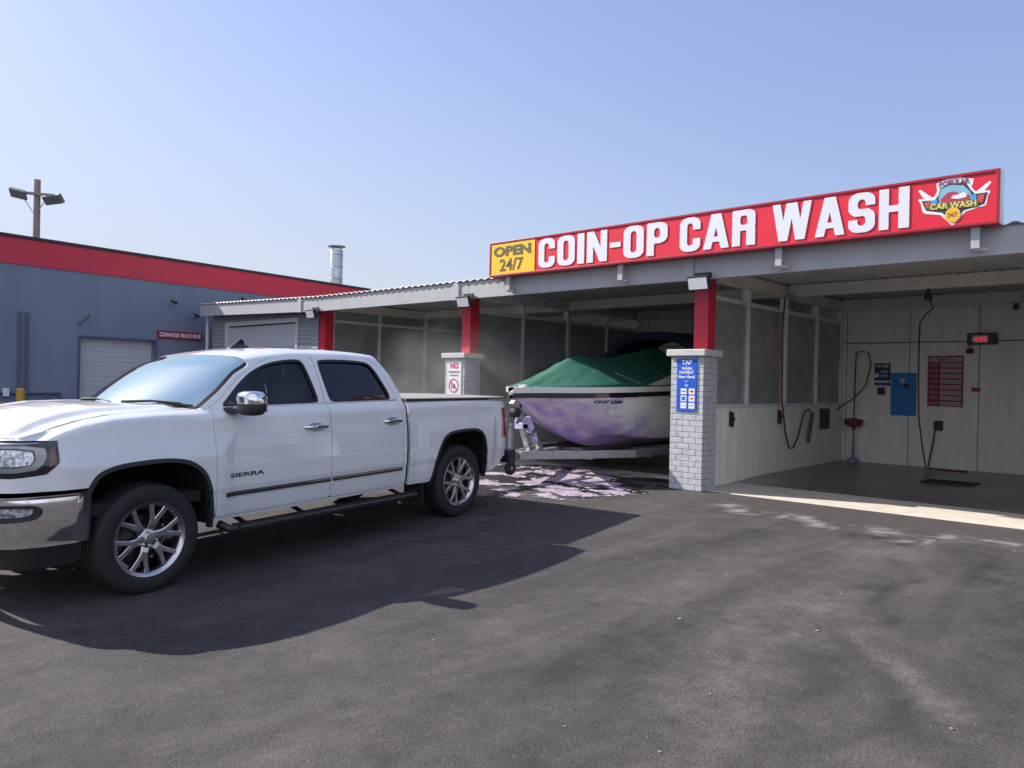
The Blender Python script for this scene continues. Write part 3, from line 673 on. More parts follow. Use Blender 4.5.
mb = MB(); mb.tube([(-.05, -.05, .02), (-.07, -.06, -.2), (-.12, -.07, -.5), (-.14, -.08, -.66)], .013); mb.build('lead', M['hose'], o)
o = empty('wall_hook', (-2.97, 15.385, 1.45)); tag(o, 'small red and steel gun holder right of the price board', 'holder')
mb = MB(); mb.box(-.07, .05, -.05, 0, 0, .07); mb.build('base', M['maroon'], o, bevel=.004); mb = MB(); mb.bar((.0, -.03, .12), (.07, -.03, .24), .02, .012); mb.build('clip', M['galv'], o)
o = empty('floor_drain', (-2.85, 13.05, .06)); tag(o, 'dark rectangular drain grate in the floor of the right bay', 'drain')
mb = MB(); mb.box(-.35, .35, -.25, .25, -.02, .001); mb.build('pit', M['dark'], o)
mb = MB()
for i in range(12): mb.box(-.34+i*.06, -.32+i*.06, -.24, .24, .0012, .010)
mb.box(-.35, .35, -.25, -.235, .0012, .012); mb.box(-.35, .35, .235, .25, .0012, .012); mb.build('grate', M['blackp'], o)
# ceiling hose boom in the right bay
def arc(p, q, sag, n=14):
    p, q = Vector(p), Vector(q); return [p.lerp(q, i/n)+Vector((0, 0, -sag*4*(i/n)*(1-i/n))) for i in range(n+1)]
o = empty('hose_boom', (-3.1, 12.66, 2.97)); tag(o, 'ceiling boom dropping a dark red hose in front of the bay back wall', 'hose')
mb = MB(); mb.tube([(0, 0, 0), (0, 0, -.10), (.0, .1, -.13), (-.05, .3, -.15)], .022); mb.lathe([(0, -.16), (.06, -.16), (.06, -.06), (0, -.06)], (0, 0, 0), 'z', 12); mb.build('swivel', M['blackp'], o)
mb = MB(); mb.tube([(-.05, .3, -.15), (-.1, .7, -.22), (-.35, 1.2, -.3), (-.52, 1.7, -.33), (-.6, 1.95, -.35)], .012); mb.build('arm', M['blackp'], o)
mb = MB(); mb.tube([(-.60, 1.95, -.35), (-.62, 2.0, -.6), (-.63, 2.05, -1.3), (-.62, 2.08, -2.0), (-.56, 2.1, -2.5), (-.5, 2.12, -2.86), (-.3, 2.3, -2.9), (.1, 2.35, -2.9)], .013); mb.build('hose', M['hose'], o)
o = empty('ceiling_camera', (-2.4, 15.1, 2.83)); tag(o, 'small gray camera high on the back wall under the beam', 'camera')
mb = MB(); mb.lathe([(0, 0), (.045, 0), (.05, -.04), (.03, -.08), (0, -.09)], (0, .24, .1), 'z', 14); mb.build('dome', M['dash'], o)
mb = MB(); mb.box(-.03, .03, .22, .28, .1, .13); mb.build('mount', M['blackp'], o)
# foam brush on its holder in the corner
o = empty('foam_brush', (-4.93, 15.1, .07)); tag(o, 'purple foam brush with hooked hose standing in the bay corner', 'brush')
mb = MB(); mb.tube([(0, 0, .8), (0, .02, 1.5), (.02, .0, 2.06)], .013); mb.build('handle', M['blackp'], o)
mb = MB(); mb.lathe([(0, .66), (.10, .67), (.16, .72), (.17, .80), (.05, .83), (0, .84)], (0, 0, 0), 'z', 18); mb.lathe([(0, .60), (.03, .60), (.03, .67)], (0, 0, 0), 'z', 10)
mb.build('bucket', mat('magenta_plastic', (.18, .01, .07), .5), o)
mb = MB(); mb.tube([(.02, 0, 2.05), (.08, .05, 2.1), (.2, .12, 2.08), (.24, .15, 1.85), (.17, .1, 1.45), (.02, -.1, 1.2), (-.15, -.25, 1.05), (-.22, -.3, .98)], .012); mb.build('hose', M['hose'], o)
mb = MB(); mb.lathe([(0, -.01), (.12, -.01), (.10, .06), (.03, .09), (.02, .5), (.015, .62)], (0, 0, 0), 'z', 14); mb.build('stand', mat('pale_purple', (.2, .2, .34), .5), o)
# pressure gun hose on the half wall
o = empty('pressure_hose', (-5.1, 12.2, 2.9)); tag(o, 'dark red pressure hose looping down the half wall to a gun holder', 'hose')
pts = [(0, 0, 0), (-.03, .0, -.5), (-.04, .05, -1.2), (-.05, .1, -1.7), (-.05, .25, -2.2), (-.05, .42, -2.46), (-.05, .58, -2.47), (-.05, .78, -2.3), (-.05, .95, -2.0), (-.05, 1.08, -1.85), (-.05, 1.25, -1.82), (-.05, 1.45, -1.9)]
mb = MB(); mb.tube(pts, .014); mb.build('hose', M['hose'], o)
mb = MB(); mb.bar((-.06, 1.47, -1.9), (-.06, 1.28, -2.40), .05, .035, (1, 0, 0)); mb.bar((-.06, 1.36, -1.9), (-.06, 1.22, -2.36), .02, .02, (1, 0, 0)); mb.build('gun', M['dash'], o, bevel=.006)
mb = MB(); mb.tube([(0, 0, 0), (0, .12, .05), (0, .4, .06)], .016); mb.lathe([(0, -.03), (.035, -.03), (.035, .05), (0, .05)], (0, .22, .05), 'x', 12); mb.build('swivel', M['galv'], o)
t = empty('wall_notice', (-5.225, 14.4, .70)); tag(t, 'small dark picture notice on the inside of the half wall', 'sign')
mb = MB(); mb.box(0, .01, -.24, .24, 0, .38); mb.build('sign_board', mat('dim_notice', (.09, .06, .07), .6, var=.6, vscale=8), t)
for y, lab in ((10.62, 'small dark mat clip high on the half wall beside the near brick pillar'), (12.35, 'small dark mat clip on the half wall behind the hanging hose')):
    o = empty('mat_clip', (-5.228, y, .86)); tag(o, lab, 'clip', 'mat clips on the half wall')
    mb = MB(); mb.box(.001, .03, -.05, -.01, 0, .22); mb.box(.001, .03, .02, .05, -.02, .2); mb.box(.031, .05, -.05, .05, .08, .13); mb.build('clip_body', M['blackp'], o)
# dim red signs seen through the middle bay
o = panel('bay_timer', 'dim red sign behind the boat in the middle bay', 'sign', -9.2, -8.75, 2.02, 2.24, 15.385, M['maroon'])
rect(o, 'sign_field', -9.15, -8.8, 2.06, 2.2, mat('dim_red', (.35, .03, .05), .5))


# ------------------------------------------------------------------ neighbouring blue building (faces +X, slightly turned)
def build_garage():
    O = Vector((-20.2, 9.8, 0)); B = empty('garage_building', O, math.atan2(.115, .994))
    tag(B, 'large dark blue garage building with a red band along its parapet', 'building')
    # local: x outwards from the wall face, y along it (rearwards positive)
    def P(mb, name, m, par=B, **k): return mb.build(name, m, par, **k)
    d0, d1, dt = -3.26, -1.42, 2.30
    mb = MB(); mb.box(-14, 0, -22, d0, -.4, 3.85); mb.box(-14, 0, d1, 6.0, -.4, 3.85); mb.box(-14, 0, d0+.0005, d1-.0005, dt, 3.85); mb.box(-14, -.32, d0+.0005, d1-.0005, -.4, dt-.0005)
    P(mb, 'wall', M['bluewall'])
    mb = MB(); mb.box(-14.03, .03, -22, 6.03, 3.851, 4.43); P(mb, 'red_band', M['red'])
    mb = MB(); mb.box(-14.07, .07, -22, 6.07, 4.431, 4.50); P(mb, 'coping', M['coping'], bevel=.01)
    mb = MB(); z = -.3
    while z < dt: mb.box(-.18, -.14, d0+.002, d1-.002, z, min(z+.118, dt-.001)); z += .12
    P(mb, 'roller_door', M['door'], bevel=.006)
    mb = MB(); mb.box(.001, .03, d0-.05, d0-.001, -.2, dt+.05); mb.box(.001, .03, d1+.001, d1+.05, -.2, dt+.05); mb.box(.001, .03, d0, d1, dt+.001, dt+.05); P(mb, 'door_frame', M['pipeblue'])
    for y in (-4.58, -4.43):
        mb = MB(); mb.tube([(.05, y, .0), (.05, y, 2.8)], .028, 8); P(mb, 'conduit', M['pipeblue'])
    mb = MB(); mb.tube([(.06, -5.2, .97), (.06, -3.7, .97)], .03, 8); mb.tube([(.06, -3.72, .97), (.06, -3.72, .3)], .03, 8); mb.tube([(.06, -4.0, .97), (.06, -4.0, .3)], .025, 8); P(mb, 'water_pipe', M['pipeblue'])
    mb = MB(); mb.box(.001, .10, -4.9, -4.78, .9, 1.08); P(mb, 'meter_box', M['white'], bevel=.01)
    mb = MB(); mb.tube([(.0, -3.3, 2.62), (.08, -3.3, 2.64), (.35, -3.22, 2.82), (.42, -3.2, 2.84)], .028, 8); P(mb, 'hose_arm', M['galv'])
    fx, fy = -.65, 5.15; mb = MB(); mb.lathe([(.21, 0), (.21, 1.30), (.20, 1.32)], (fx, fy, 4.4), 'z', 28); mb.lathe([(.0, 1.50), (.29, 1.45), (.29, 1.42), (.0, 1.42)], (fx, fy, 4.4), 'z', 28)
    for z in (.35, .75, 1.15): mb.lathe([(.211, z-.012), (.222, z), (.211, z+.012)], (fx, fy, 4.4), 'z', 28)
    for a in range(4): mb.bar((fx+.19*math.cos(a*1.57), fy+.19*math.sin(a*1.57), 5.70), (fx+.19*math.cos(a*1.57), fy+.19*math.sin(a*1.57), 5.83), .02, .02, (1, 0, 0))
    P(mb, 'flue', M['duct'])
    # sign
    def wl(x, y, z): v = Matrix.Rotation(math.atan2(.115, .994), 4, 'Z') @ Vector((x, y, z)); return v+O
    s = empty('change_sign', wl(.012, -.7, 2.40), math.atan2(.115, .994)); tag(s, 'red sign reading CHANGE MACHINE on the blue wall above the garage door corner', 'sign')
    mb = MB(); mb.box(0, .03, -.67, .60, 0, .20); mb.build('sign_board', M['maroon'], s, bevel=.004)
    mb = MB(); text_mb(mb, 'CHANGE MACHINE', -.62, .55, .045, .155, lambda a, b, d: (.0305+d, a, b), .03, .002); mb.build('lettering', M['white'], s, fix=False)
    for (y, z, lab) in ((-1.0, 3.32, 'small dark camera on the blue wall left of the wash roof corner'), (-.35, 3.02, 'small pale camera on the blue wall beside the wash roof end'), (1.1, 3.60, 'small camera on the blue wall just above the wash roof')):
        o = empty('security_camera', wl(0, y, z), math.atan2(.115, .994)); tag(o, lab, 'camera', 'cameras on the blue wall')
        mb = MB(); mb.box(.0, .04, -.03, .03, 0, .06); mb.tube([(.04, 0, .03), (.10, 0, .03)], .012); mb.build('mount', M['signside'], o)
        mb = MB(); mb.tube([(.10, -.06, .06), (.12, .10, .02)], .035, 10); mb.build('camera_body', M['blackp'], o)
    o = empty('bollard', wl(.95, -4.9, -.1)); tag(o, 'faded yellow bollard in front of the blue wall beyond the truck bonnet', 'bollard')
    mb = MB(); mb.lathe([(.085, 0), (.085, 1.17), (.06, 1.20), (0, 1.21)], (0, 0, 0), 'z', 20); mb.build('post', M['byellow'], o)
    o = empty('guard_rail', wl(.95, -4.9, -.1), math.atan2(.115, .994)); tag(o, 'low orange yellow guard rail left of the yellow bollard', 'rail')
    mb = MB(); mb.box(-.04, .04, -3.6, -.12, .78, .90); mb.box(-.03, .03, -3.5, -3.42, 0, .78); mb.box(-.03, .03, -1.0, -.92, 0, .78); mb.build('rail', M['byellow'], o, bevel=.01)
build_garage()
def build_pole():
    o = empty('light_pole', (-34.03, 9.61, -.3)); tag(o, 'gray wooden pole carrying two floodlights above the blue building', 'pole')
    mb = MB(); mb.tube([(0, 0, 0), (0, 0, 9.3)], [.15, .115], 12); mb.build('post', M['wood'], o)
    d = Vector((.741, .672, 0))*1; n = Vector((.672, -.741, 0))
    mb = MB(); mb.bar(-d*.75+n*.12+Vector((0, 0, 8.78)), d*.78+n*.12+Vector((0, 0, 8.66)), .10, .10); mb.build('cross_arm', M['wood'], o)
    for s in (-1, 1):
        c = d*s*(.62 if s < 0 else .76)+n*.2+Vector((0, 0, 8.70 if s < 0 else 8.50)); t = (Vector((0, 0, -1))*.62+n*.6-d*s*.25).normalized()
        side = (d+Vector((0, 0, .14)) if s > 0 else d+Vector((0, 0, -.22))).normalized(); up = side.cross(t).normalized()
        mb = MB(); mb.obox(c, side*.33, up*.19, t*.08); mb.obox(c-t*.13-side*s*.08, side*.15, up*.12, t*.06); mb.build('floodlight', M['lampgray'], o, bevel=.02)
        mb = MB(); mb.tube([d*s*.08+n*.12+Vector((0, 0, 8.0)), d*s*.42+n*.12+Vector((0, 0, 8.5))], .018); mb.build('brace', M['galv'], o)
build_pole()

# ------------------------------------------------------------------ pickup truck
# local frame: x lateral (near side +), y rearwards from the front axle, z up from the ground
TR_O = Vector((-6.697, 2.275, -.173)); N_ = Vector((.991, .1341, 0)).normalized(); T_ = Vector((-.1340, .9908, .0236)).normalized(); U_ = N_.cross(T_).normalized()
def build_truck():
    R = empty('pickup_truck'); mwt = Matrix((N_, T_, U_)).transposed().to_4x4(); mwt.translation = TR_O; R.matrix_world = mwt
    tag(R, 'white crew cab pickup truck with chrome trim parked in the foreground', 'truck')
    ctl = np.array([(-.4, -.99), (0, -.99), (.4, -.98), (.70, -.935), (.86, -.83), (.94, -.62), (.975, -.3), (.985, 0), (.99, .6), (.995, 1.7), (.995, 2.8), (.99, 3.7), (.98, 4.2), (.965, 4.48), (.94, 4.59), (.87, 4.635), (.5, 4.66), (0, 4.665), (-.4, 4.665)])
    pts = []
    for i in range(1, len(ctl)-2):
        p0, p1, p2, p3 = ctl[i-1:i+3]
        for t in np.linspace(0, 1, 24, endpoint=False):
            # centripetal-like damped Catmull-Rom
            m1 = (p2-p0)*.5*min(1, np.linalg.norm(p2-p1)/max(np.linalg.norm(p2-p0)*.5, 1e-6)); m2 = (p3-p1)*.5*min(1, np.linalg.norm(p2-p1)/max(np.linalg.norm(p3-p1)*.5, 1e-6))
            pts.append((2*t**3-3*t**2+1)*p1+(t**3-2*t**2+t)*m1+(-2*t**3+3*t**2)*p2+(t**3-t**2)*m2)
    pts = np.array(pts+[ctl[-2]]); arc = np.concatenate([[0], np.cumsum(np.linalg.norm(np.diff(pts, axis=0), axis=1))])
    i0 = np.argmin(np.abs(pts[:, 1]-1.0)+(pts[:, 0] < .9)*9); arc = arc-arc[i0]+pts[i0, 1]
    T0, T1 = arc[0], arc[-1]
    tn = np.gradient(pts, axis=0); tn /= np.linalg.norm(tn, axis=1)[:, None]
    def PC(t):
        x = np.interp(t, arc, pts[:, 0]); y = np.interp(t, arc, pts[:, 1]); tx = np.interp(t, arc, tn[:, 0]); ty = np.interp(t, arc, tn[:, 1])
        L = np.hypot(tx, ty); return x, y, ty/L, -tx/L      # point and outward normal
    zbk = ([-2, -.76, -.70, -.65, -.60, -.47, -.26, 0, .5, 2.75, 2.8, 4.7, 6], [1.185, 1.187, 1.203, 1.225, 1.245, 1.283, 1.318, 1.33, 1.335, 1.335, 1.33, 1.31, 1.31])
    zb = lambda t: np.interp(t, *zbk)
    shk = ([-2, -.85, -.66, .40, .65, 2.7, 2.8, 6], [.045, .045, .125, .125, .06, .06, .05, .05])
    ARCH = chaikin([(-.52, .2), (-.505, .62), (-.47, .80), (-.40, .925), (-.27, .975), (-.08, .99), (.14, .99), (.31, .955), (.43, .865), (.49, .72), (.52, .45), (.53, .2)], 2)
    ARC2 = chaikin([(3.08, .2), (3.13, .50), (3.20, .74), (3.30, .915), (3.42, .975), (3.60, .99), (3.86, .99), (4.0, .96), (4.08, .88), (4.13, .70), (4.15, .45), (4.16, .2)], 2)
    sA, sB = sd_poly(ARCH), sd_poly(ARC2)
    def inset(t, z):
        b = np.interp(z, [.30, .44, .50, .58, .66, .70, .85, 1.0, 1.08, 1.14, 1.22, 1.33], [.07, .045, .025, .012, .006, -.004, -.008, -.006, .000, .010, .017, .03])
        z0 = zb(t); s = np.interp(t, *shk); h = np.interp(t, [.2, .6], [.055, .10])
        sh = s*np.clip(1-(z0-z)/h, 0, 1)**2.3
        g = np.interp(z, [1.335, 1.37, 1.42, 1.50, 1.60, 1.70, 1.745], [0, .010, .028, .062, .108, .158, .190])
        fl = 0
        for c in (.0, 3.64):
            r = np.maximum(np.abs(t-c)/.74, (z-.30)/.86); fl = fl+.026*smooth(1.0, .76, r)
        return b+np.where(z > 1.3, np.minimum(sh, s), sh)+g-fl
    qk = [1.745, 1.78, 1.82, 1.88, 1.96, 2.10, 2.30, 2.47]; wk = [0, .022, .055, .110, .19, .33, .53, .78]; zk = [1.745, 1.776, 1.800, 1.820, 1.834, 1.848, 1.857, 1.86]
    def SP(t, q, off=0.0):
        t = np.asarray(t, float); q = np.asarray(q, float)
        zc = np.minimum(q, 1.745); x, y, nx, ny = PC(t); ins = inset(t, zc)-off
        top = np.clip((q-1.745)/(2.47-1.745), 0, 1); dw = np.interp(q, qk, wk)
        xs = x-nx*ins; ys = y-ny*ins
        xe = np.where(q > 1.745, xs*(1-np.interp(q, qk, np.array(wk)/.78)), xs)
        z = np.where(q > 1.745, np.interp(q, qk, zk), q)
        dz = np.where(t < 1.7, .060*((1.7-t)/.65)**2, np.where(t > 2.0, .035*((t-2.0)/.7)**2, 0)); z = z-dz*smooth(1.60, 1.80, q)*((t > .8) & (t < 3))
        return xe, ys, z
    sp = lambda t, q: SP(t, q)
    TH = (-.03, 0, 0)
    def thk(p): # turn panel rims towards the vehicle's middle
        if p[1] < -.75: return (-.006, .03, 0)
        if p[1] > 4.6: return (-.006, -.03, 0)
        if p[2] > 1.76: return (0, 0, -.025)
        return (-.03, 0, 0)
    D1 = sd_poly([(.535, .475), (.525, .9), (.530, 1.25), (.56, 1.345), (.66, 1.42), (.85, 1.565), (1.06, 1.705), (1.16, 1.755), (1.30, 1.785), (1.728, 1.80), (1.728, .475)])
    D2 = sd_poly([(1.736, .475), (1.736, 1.80), (2.36, 1.79), (2.48, 1.765), (2.56, 1.70), (2.66, 1.44), (2.69, 1.33), (2.695, .62), (2.67, .52), (2.60, .475)])
    W1 = sd_poly(chaikin([(.665, 1.35), (.70, 1.385), (.86, 1.52), (1.10, 1.675), (1.22, 1.715), (1.36, 1.73), (1.565, 1.735), (1.60, 1.70), (1.645, 1.40), (1.64, 1.35)], 2))
    W2 = sd_poly(chaikin([(1.83, 1.355), (1.80, 1.40), (1.785, 1.69), (1.81, 1.735), (2.38, 1.73), (2.46, 1.70), (2.58, 1.42), (2.585, 1.37), (2.56, 1.355)], 2))
    HL = sd_poly([(-.625, 1.165), (-.62, 1.02), (-.69, .95), (-.9, .93), (-1.25, .945), (-1.27, 1.165), (-.9, 1.172)])
    # front fender, cab side and roof
    q = [(T0-.05, .835), (-.42, .835), (-.42, .445), (2.745, .445), (2.75, 1.30), (2.765, 1.36), (2.70, 1.56), (2.61, 1.76), (2.60, 2.6)]
    ww = [(2.47-i*.06) for i in range(12)]
    for qq in ww: a = 1-np.interp(qq, qk, np.array(wk)/.78); q.append((1.035-.10*(1-a*a), min(qq, 2.6) if qq < 2.47 else 2.6))
    q += [(1.03, 1.745), (.47, 1.335)]+[(t, float(zb(t))) for t in (.3, 0, -.2, -.4, -.6, -.9, -1.2, T0-.05)]
    BP = sd_poly(q)
    GRL = sd_poly([(T0-.2, .845), (-1.32, .845), (-1.29, 1.0), (-1.31, 1.12), (T0-.2, 1.13)])
    sdf = lambda u, v: np.maximum.reduce([BP(u, v), -sA(u, v), .004-D1(u, v), .004-D2(u, v), .003-HL(u, v), .003-GRL(u, v), T0-u+0*v])
    # clip the centre line exactly so the mirrored halves meet
    sdf0 = lambda u, v: np.maximum(sdf(u, v), v-2.47)
    body = patch('body', sdf0, sp, T0, 2.80, .42, 2.47, .022, M['paint'], R, thick=thk, mirror=True, stepv=.016)
    bedp = sd_poly([(2.80, .455), (3.2, .455), (4.1, .455), (4.30, .46), (4.44, .50), (4.52, .60), (T1+.1, .60), (T1+.1, 1.31), (4.7, 1.31), (2.80, 1.33)])
    TL = sd_poly([(4.475, .84), (4.485, 1.19), (4.70, 1.19), (4.705, .84)])
    sbed = lambda u, v: np.maximum.reduce([bedp(u, v), -sB(u, v), .003-TL(u, v), u-4.76])
    for mir in (False, True): patch('bed_side', sbed, sp, 2.78, 4.80, .42, 1.36, .022, M['paint'], R, thick=thk, mirror=mir, only=mir, stepv=.016)
    tg = patch('tailgate', lambda u, v: np.maximum.reduce([4.768-u, u-T1, .60-v, v-1.305]), sp, 4.74, T1, .58, 1.32, .02, M['paint'], R, thick=thk, mirror=True)
    mb = MB(); mb.box(-.12, .12, 4.668, 4.69, 1.10, 1.17); mb.build('tailgate_handle', M['blackp'], tg, bevel=.008)
    # doors
    for nm, D, W, gm, hx in (('front_door', D1, W1, M['sglass'], (1.42, 1.69)), ('rear_door', D2, W2, M['tglass'], (2.42, 2.67))):
        for mir in (False, True):
            f = lambda u, v, D=D, W=W: np.maximum(D(u, v), .0-W(u, v))
            d = patch(nm, f, sp, .5, 2.72, .46, 1.82, .022, M['paint'], R, thick=TH, mirror=mir, only=mir, stepv=.016)
            k = -1 if mir else 1
            patch('window_seal', lambda u, v, W=W: np.maximum(W(u, v)-.014, -.010-W(u, v)), lambda t, z: SP(t, z, .004), .5, 2.72, 1.3, 1.8, .012, M['seal'], d, thick=(-.03, 0, 0), mirror=mir, only=mir)
            patch('belt_trim', lambda u, v, W=W: np.maximum.reduce([W(u, v)-.030, 1.350-v, v-1.366+.0*u, -(W(u, v))-.5])*1.0 if False else np.maximum(np.abs(v-1.341)-.006, np.maximum((.60 if nm == 'front_door' else 1.74)-u, u-(1.724 if nm == 'front_door' else 2.685))), lambda t, z: SP(t, z, .006), .5, 2.72, 1.32, 1.36, .008, M['trim'], d, thick=(-.01, 0, 0), mirror=mir, only=mir)
            patch('window', lambda u, v, W=W: W(u, v)-.002, lambda t, z: SP(t, z, -.016), .5, 2.72, 1.3, 1.8, .03, gm, d, mirror=mir, only=mir)
            mo = (.62, 1.715) if nm == 'front_door' else (1.75, 2.68)
            patch('moulding', lambda u, v, mo=mo: np.maximum(np.maximum(mo[0]-u, u-mo[1]), np.abs(v-.645)-.017), lambda t, z: SP(t, z, .016), .55, 2.72, .62, .67, .012, M['blackp'], d, thick=(-.018, 0, 0), mirror=mir, only=mir)
            patch('moulding_trim', lambda u, v, mo=mo: np.maximum(np.maximum(mo[0]-u, u-mo[1]), np.abs(v-.652)-.0045), lambda t, z: SP(t, z, .019), .55, 2.72, .64, .67, .004, M['chrome'], d, thick=(-.004, 0, 0), mirror=mir, only=mir)
            hx0, hx1 = hx; ww_ = [float(SP(t, 1.14)[0]) for t in (hx0, (hx0+hx1)/2, hx1)]
            mb = MB(); mb.tube([(k*(ww_[0]-.01), hx0, 1.135), (k*(ww_[0]+.035), hx0+.035, 1.137), (k*(ww_[1]+.042), (hx0+hx1)/2, 1.14), (k*(ww_[2]+.035), hx1-.035, 1.137), (k*(ww_[2]-.01), hx1, 1.135)], [.012, .017, .018, .017, .012], 10)
            mb.build('handle', M['chrome'], d)
            patch('handle_recess', lambda u, v, c=(hx0+hx1)/2: np.hypot((u-c)/.095, (v-1.135)/.038)*.03-.03, lambda t, z: SP(t, z, .0015), hx0-.03, hx1+.03, 1.08, 1.19, .01, M['galv'], d, mirror=mir, only=mir)
            if nm == 'front_door':
                mb = MB(); s3 = lambda a, b, dd: tuple(np.array([k*(float(SP(a if k > 0 else 1.68-a, b)[0])+.002+dd), a if k > 0 else 1.68-a, b]))
                text_mb(mb, 'SIERRA', .655, .985, .778, .812, s3, .012, .004); mb.build('badge', M['glossblack'], d, fix=False)
                # mirror
                mi = MB(); mi.bar((k*.90, .70+(.12 if k < 0 else 0), 1.315), (k*1.06, .735+(.13 if k < 0 else 0), 1.325), .10, .05); mi.build('mirror_arm', M['blackp'], d, bevel=.012)
                mi = MB(); c = (k*1.145, .75, 1.325)
                def shell(name, zlo, zhi, m_, par, grow):
                    vs = []; fs = []; n = 24; xs_ = [1.015, 1.03, 1.06, 1.12, 1.19, 1.235, 1.26, 1.27]; hs = [.3, .62, .88, 1, 1, .90, .66, .35]
                    for xx, h_ in zip(xs_, hs):
                        for i in range(n):
                            an = 2*math.pi*i/n; ca, sa_ = math.cos(an), math.sin(an); e_ = .55
                            py = .745+(.15 if k < 0 else 0)+(.085*h_+grow)*np.sign(ca)*abs(ca)**e_; pz = 1.378+(.100*h_**.6+grow)*np.sign(sa_)*abs(sa_)**e_
                            vs.append((k*xx, py, float(np.clip(pz, zlo, zhi))))
                    for i in range(len(xs_)-1):
                        for j in range(n): fs.append((i*n+j, i*n+(j+1) % n, (i+1)*n+(j+1) % n, (i+1)*n+j))
                    fs += [tuple(range(n)), tuple(range((len(xs_)-1)*n, len(xs_)*n))]
                    mi = MB(); mi.add(vs, fs, True); return mi.build(name, m_, par)
                mo_ = shell('mirror_housing', 1.27, 1.375, M['blackp'], d, -.002); shell('mirror_cap', 1.376, 1.49, M['chrome'], mo_, .002)
                mi = MB(); dy_ = .15 if k < 0 else 0; mi.box(*sorted((k*1.05, k*1.24)), .822+dy_, .832+dy_, 1.31, 1.44); mi.build('mirror_glass', M['chrome'], mo_)
    # hood
    we = lambda s: np.interp(s, arc[(arc > -1.0) & (arc < 1)], pts[(arc > -1.0) & (arc < 1), 0])-.033-np.interp(s, *shk)
    def hoodp(a, s):
        w = we(np.maximum(s, -.80))*a; aa = np.abs(a)
        f = np.interp(s, [-.9, -.6, .2], [1, 1, 0]); b = .008*smooth(1, .93, aa)+(.026+.022*f)*smooth(.885, .76, aa)+(.020+.018*f)*(1-np.clip(aa/.76, 0, 1)**2)-.008*smooth(.50, .42, aa)
        z = zb(s)+.002+b*(.12+.88*smooth(-.93, -.68, s))
        return w, s, z
    shood = lambda a, s: np.maximum.reduce([(np.abs(a)-1)*.8, (-.925+.095*np.abs(a)**5)-s, s-(.10+.33*a*a)])
    patch('bonnet', shood, hoodp, -1.02, 1.02, -.95, .50, .012, M['paint'], R, thick=(0, 0, -.03), flip=False)
    # cowl
    patch('cowl', lambda a, s: np.maximum.reduce([(np.abs(a)-1.0)*.8, (.09+.33*a*a)-s, s-(.24+.30*a*a)]), lambda a, s: (a*.86, s, 1.352-.03*a*a+0*s), -1.0, 1.0, 0, .62, .03, M['blackp'], R)
    # windscreen and rear window
    wk_n = np.array(wk)/.78
    def ws(a, b):
        a = np.clip(a, -1, 1); aa = np.abs(a); b = b+0*a
        def bot(q): x0, y0, z0 = SP(.47, 1.335, -.004); return q*x0, y0-.33*(1-q*q), z0+.022*(1-q*q)
        def top(q):
            x1, y1, z1 = SP(1.03-.10*(1-q*q)+.002, np.interp(1-np.abs(q), wk_n, qk), -.004); return x1*np.sign(q+1e-9), y1, z1-.003
        B0, T0_ = bot(a), top(a); e = SP(.47+.56*b, 1.335+.41*b, -.004); e0 = SP(.47, 1.335, -.004); e1 = SP(1.03, 1.745, -.004)
        mid = 4*b*(1-b)
        x = B0[0]*(1-b)+T0_[0]*b+(e[0]-(e0[0]*(1-b)+e1[0]*b))*a
        y = B0[1]*(1-b)+T0_[1]*b+(e[1]-(e0[1]*(1-b)+e1[1]*b))-.018*mid*(1-a*a)
        z = B0[2]*(1-b)+T0_[2]*b+(e[2]-(e0[2]*(1-b)+e1[2]*b))+.018*mid*(1-a*a)
        return x, y, z
    patch('windscreen_gasket', lambda a, b: np.maximum(np.maximum(np.abs(a)-1, np.maximum(-b, b-1)), np.minimum.reduce([.965-np.abs(a), b-.03, .985-b])), lambda a, b: (ws(a, b)[0], ws(a, b)[1]-.001, ws(a, b)[2]+.003), -1, 1, 0, 1, .02, M['seal'], R, flip=True)
    wsc = patch('windscreen', lambda a, b: np.maximum(np.abs(a)-1.01, np.maximum(-.01-b, b-1.01)), ws, -1, 1, 0, 1, .05, M['wglass'], R, flip=True)
    def rw(a, b):
        tq = 2.755-.145*b; qq = 1.33+.415*b; ex, ey, ez = SP(tq, qq, 0); return a*ex, ey+.03*(1-a*a), ez+(1-a*a)*.075*b
    patch('cab_back', lambda a, b: np.maximum(np.abs(a)-1, .12-np.minimum.reduce([.95-np.abs(a)+.0*b, b-.02+.12, .96-b+.0*a])*1.0 if False else np.maximum(-b, b-1)), rw, -1, 1, 0, 1, .05, M['paint'], R)
    patch('rear_window', lambda a, b: np.maximum(np.abs(a)-.82, np.maximum(.10-b, b-.86)), lambda a, b: (rw(a, b)[0], rw(a, b)[1]+.006, rw(a, b)[2]), -.9, .9, 0, 1, .04, M['glossblack'], R)
    mb = MB(); mb.box(-.93, .93, 2.735, 2.75, .5, 1.33); mb.build('cab_rear_panel', M['paint'], R)
    mb = MB(); mb.box(-.90, .90, 2.80, 2.83, .5, 1.27); mb.box(-.86, .86, 2.83, 4.6, .62, .66); mb.build('bed_floor', M['dark'], R)
    # bed cover
    cov = patch('bed_cover', lambda u, v: np.maximum(np.abs(u)-.935, np.maximum(2.79-v, v-4.60)), lambda u, v: (u, v, 1.358-.035*(v-2.79)/1.8+.012*(1-(u/.93)**2)-.020*smooth(.90, .935, np.abs(u))), -.96, .96, 2.77, 4.62, .03, M['vinyl'], R, thick=(0, 0, -.012))
    mb = MB()
    for k in (-1, 1): mb.bar((k*.928, 2.80, 1.337), (k*.918, 4.60, 1.305), .03, .026)
    mb.build('cover_rail', M['blackp'], R)
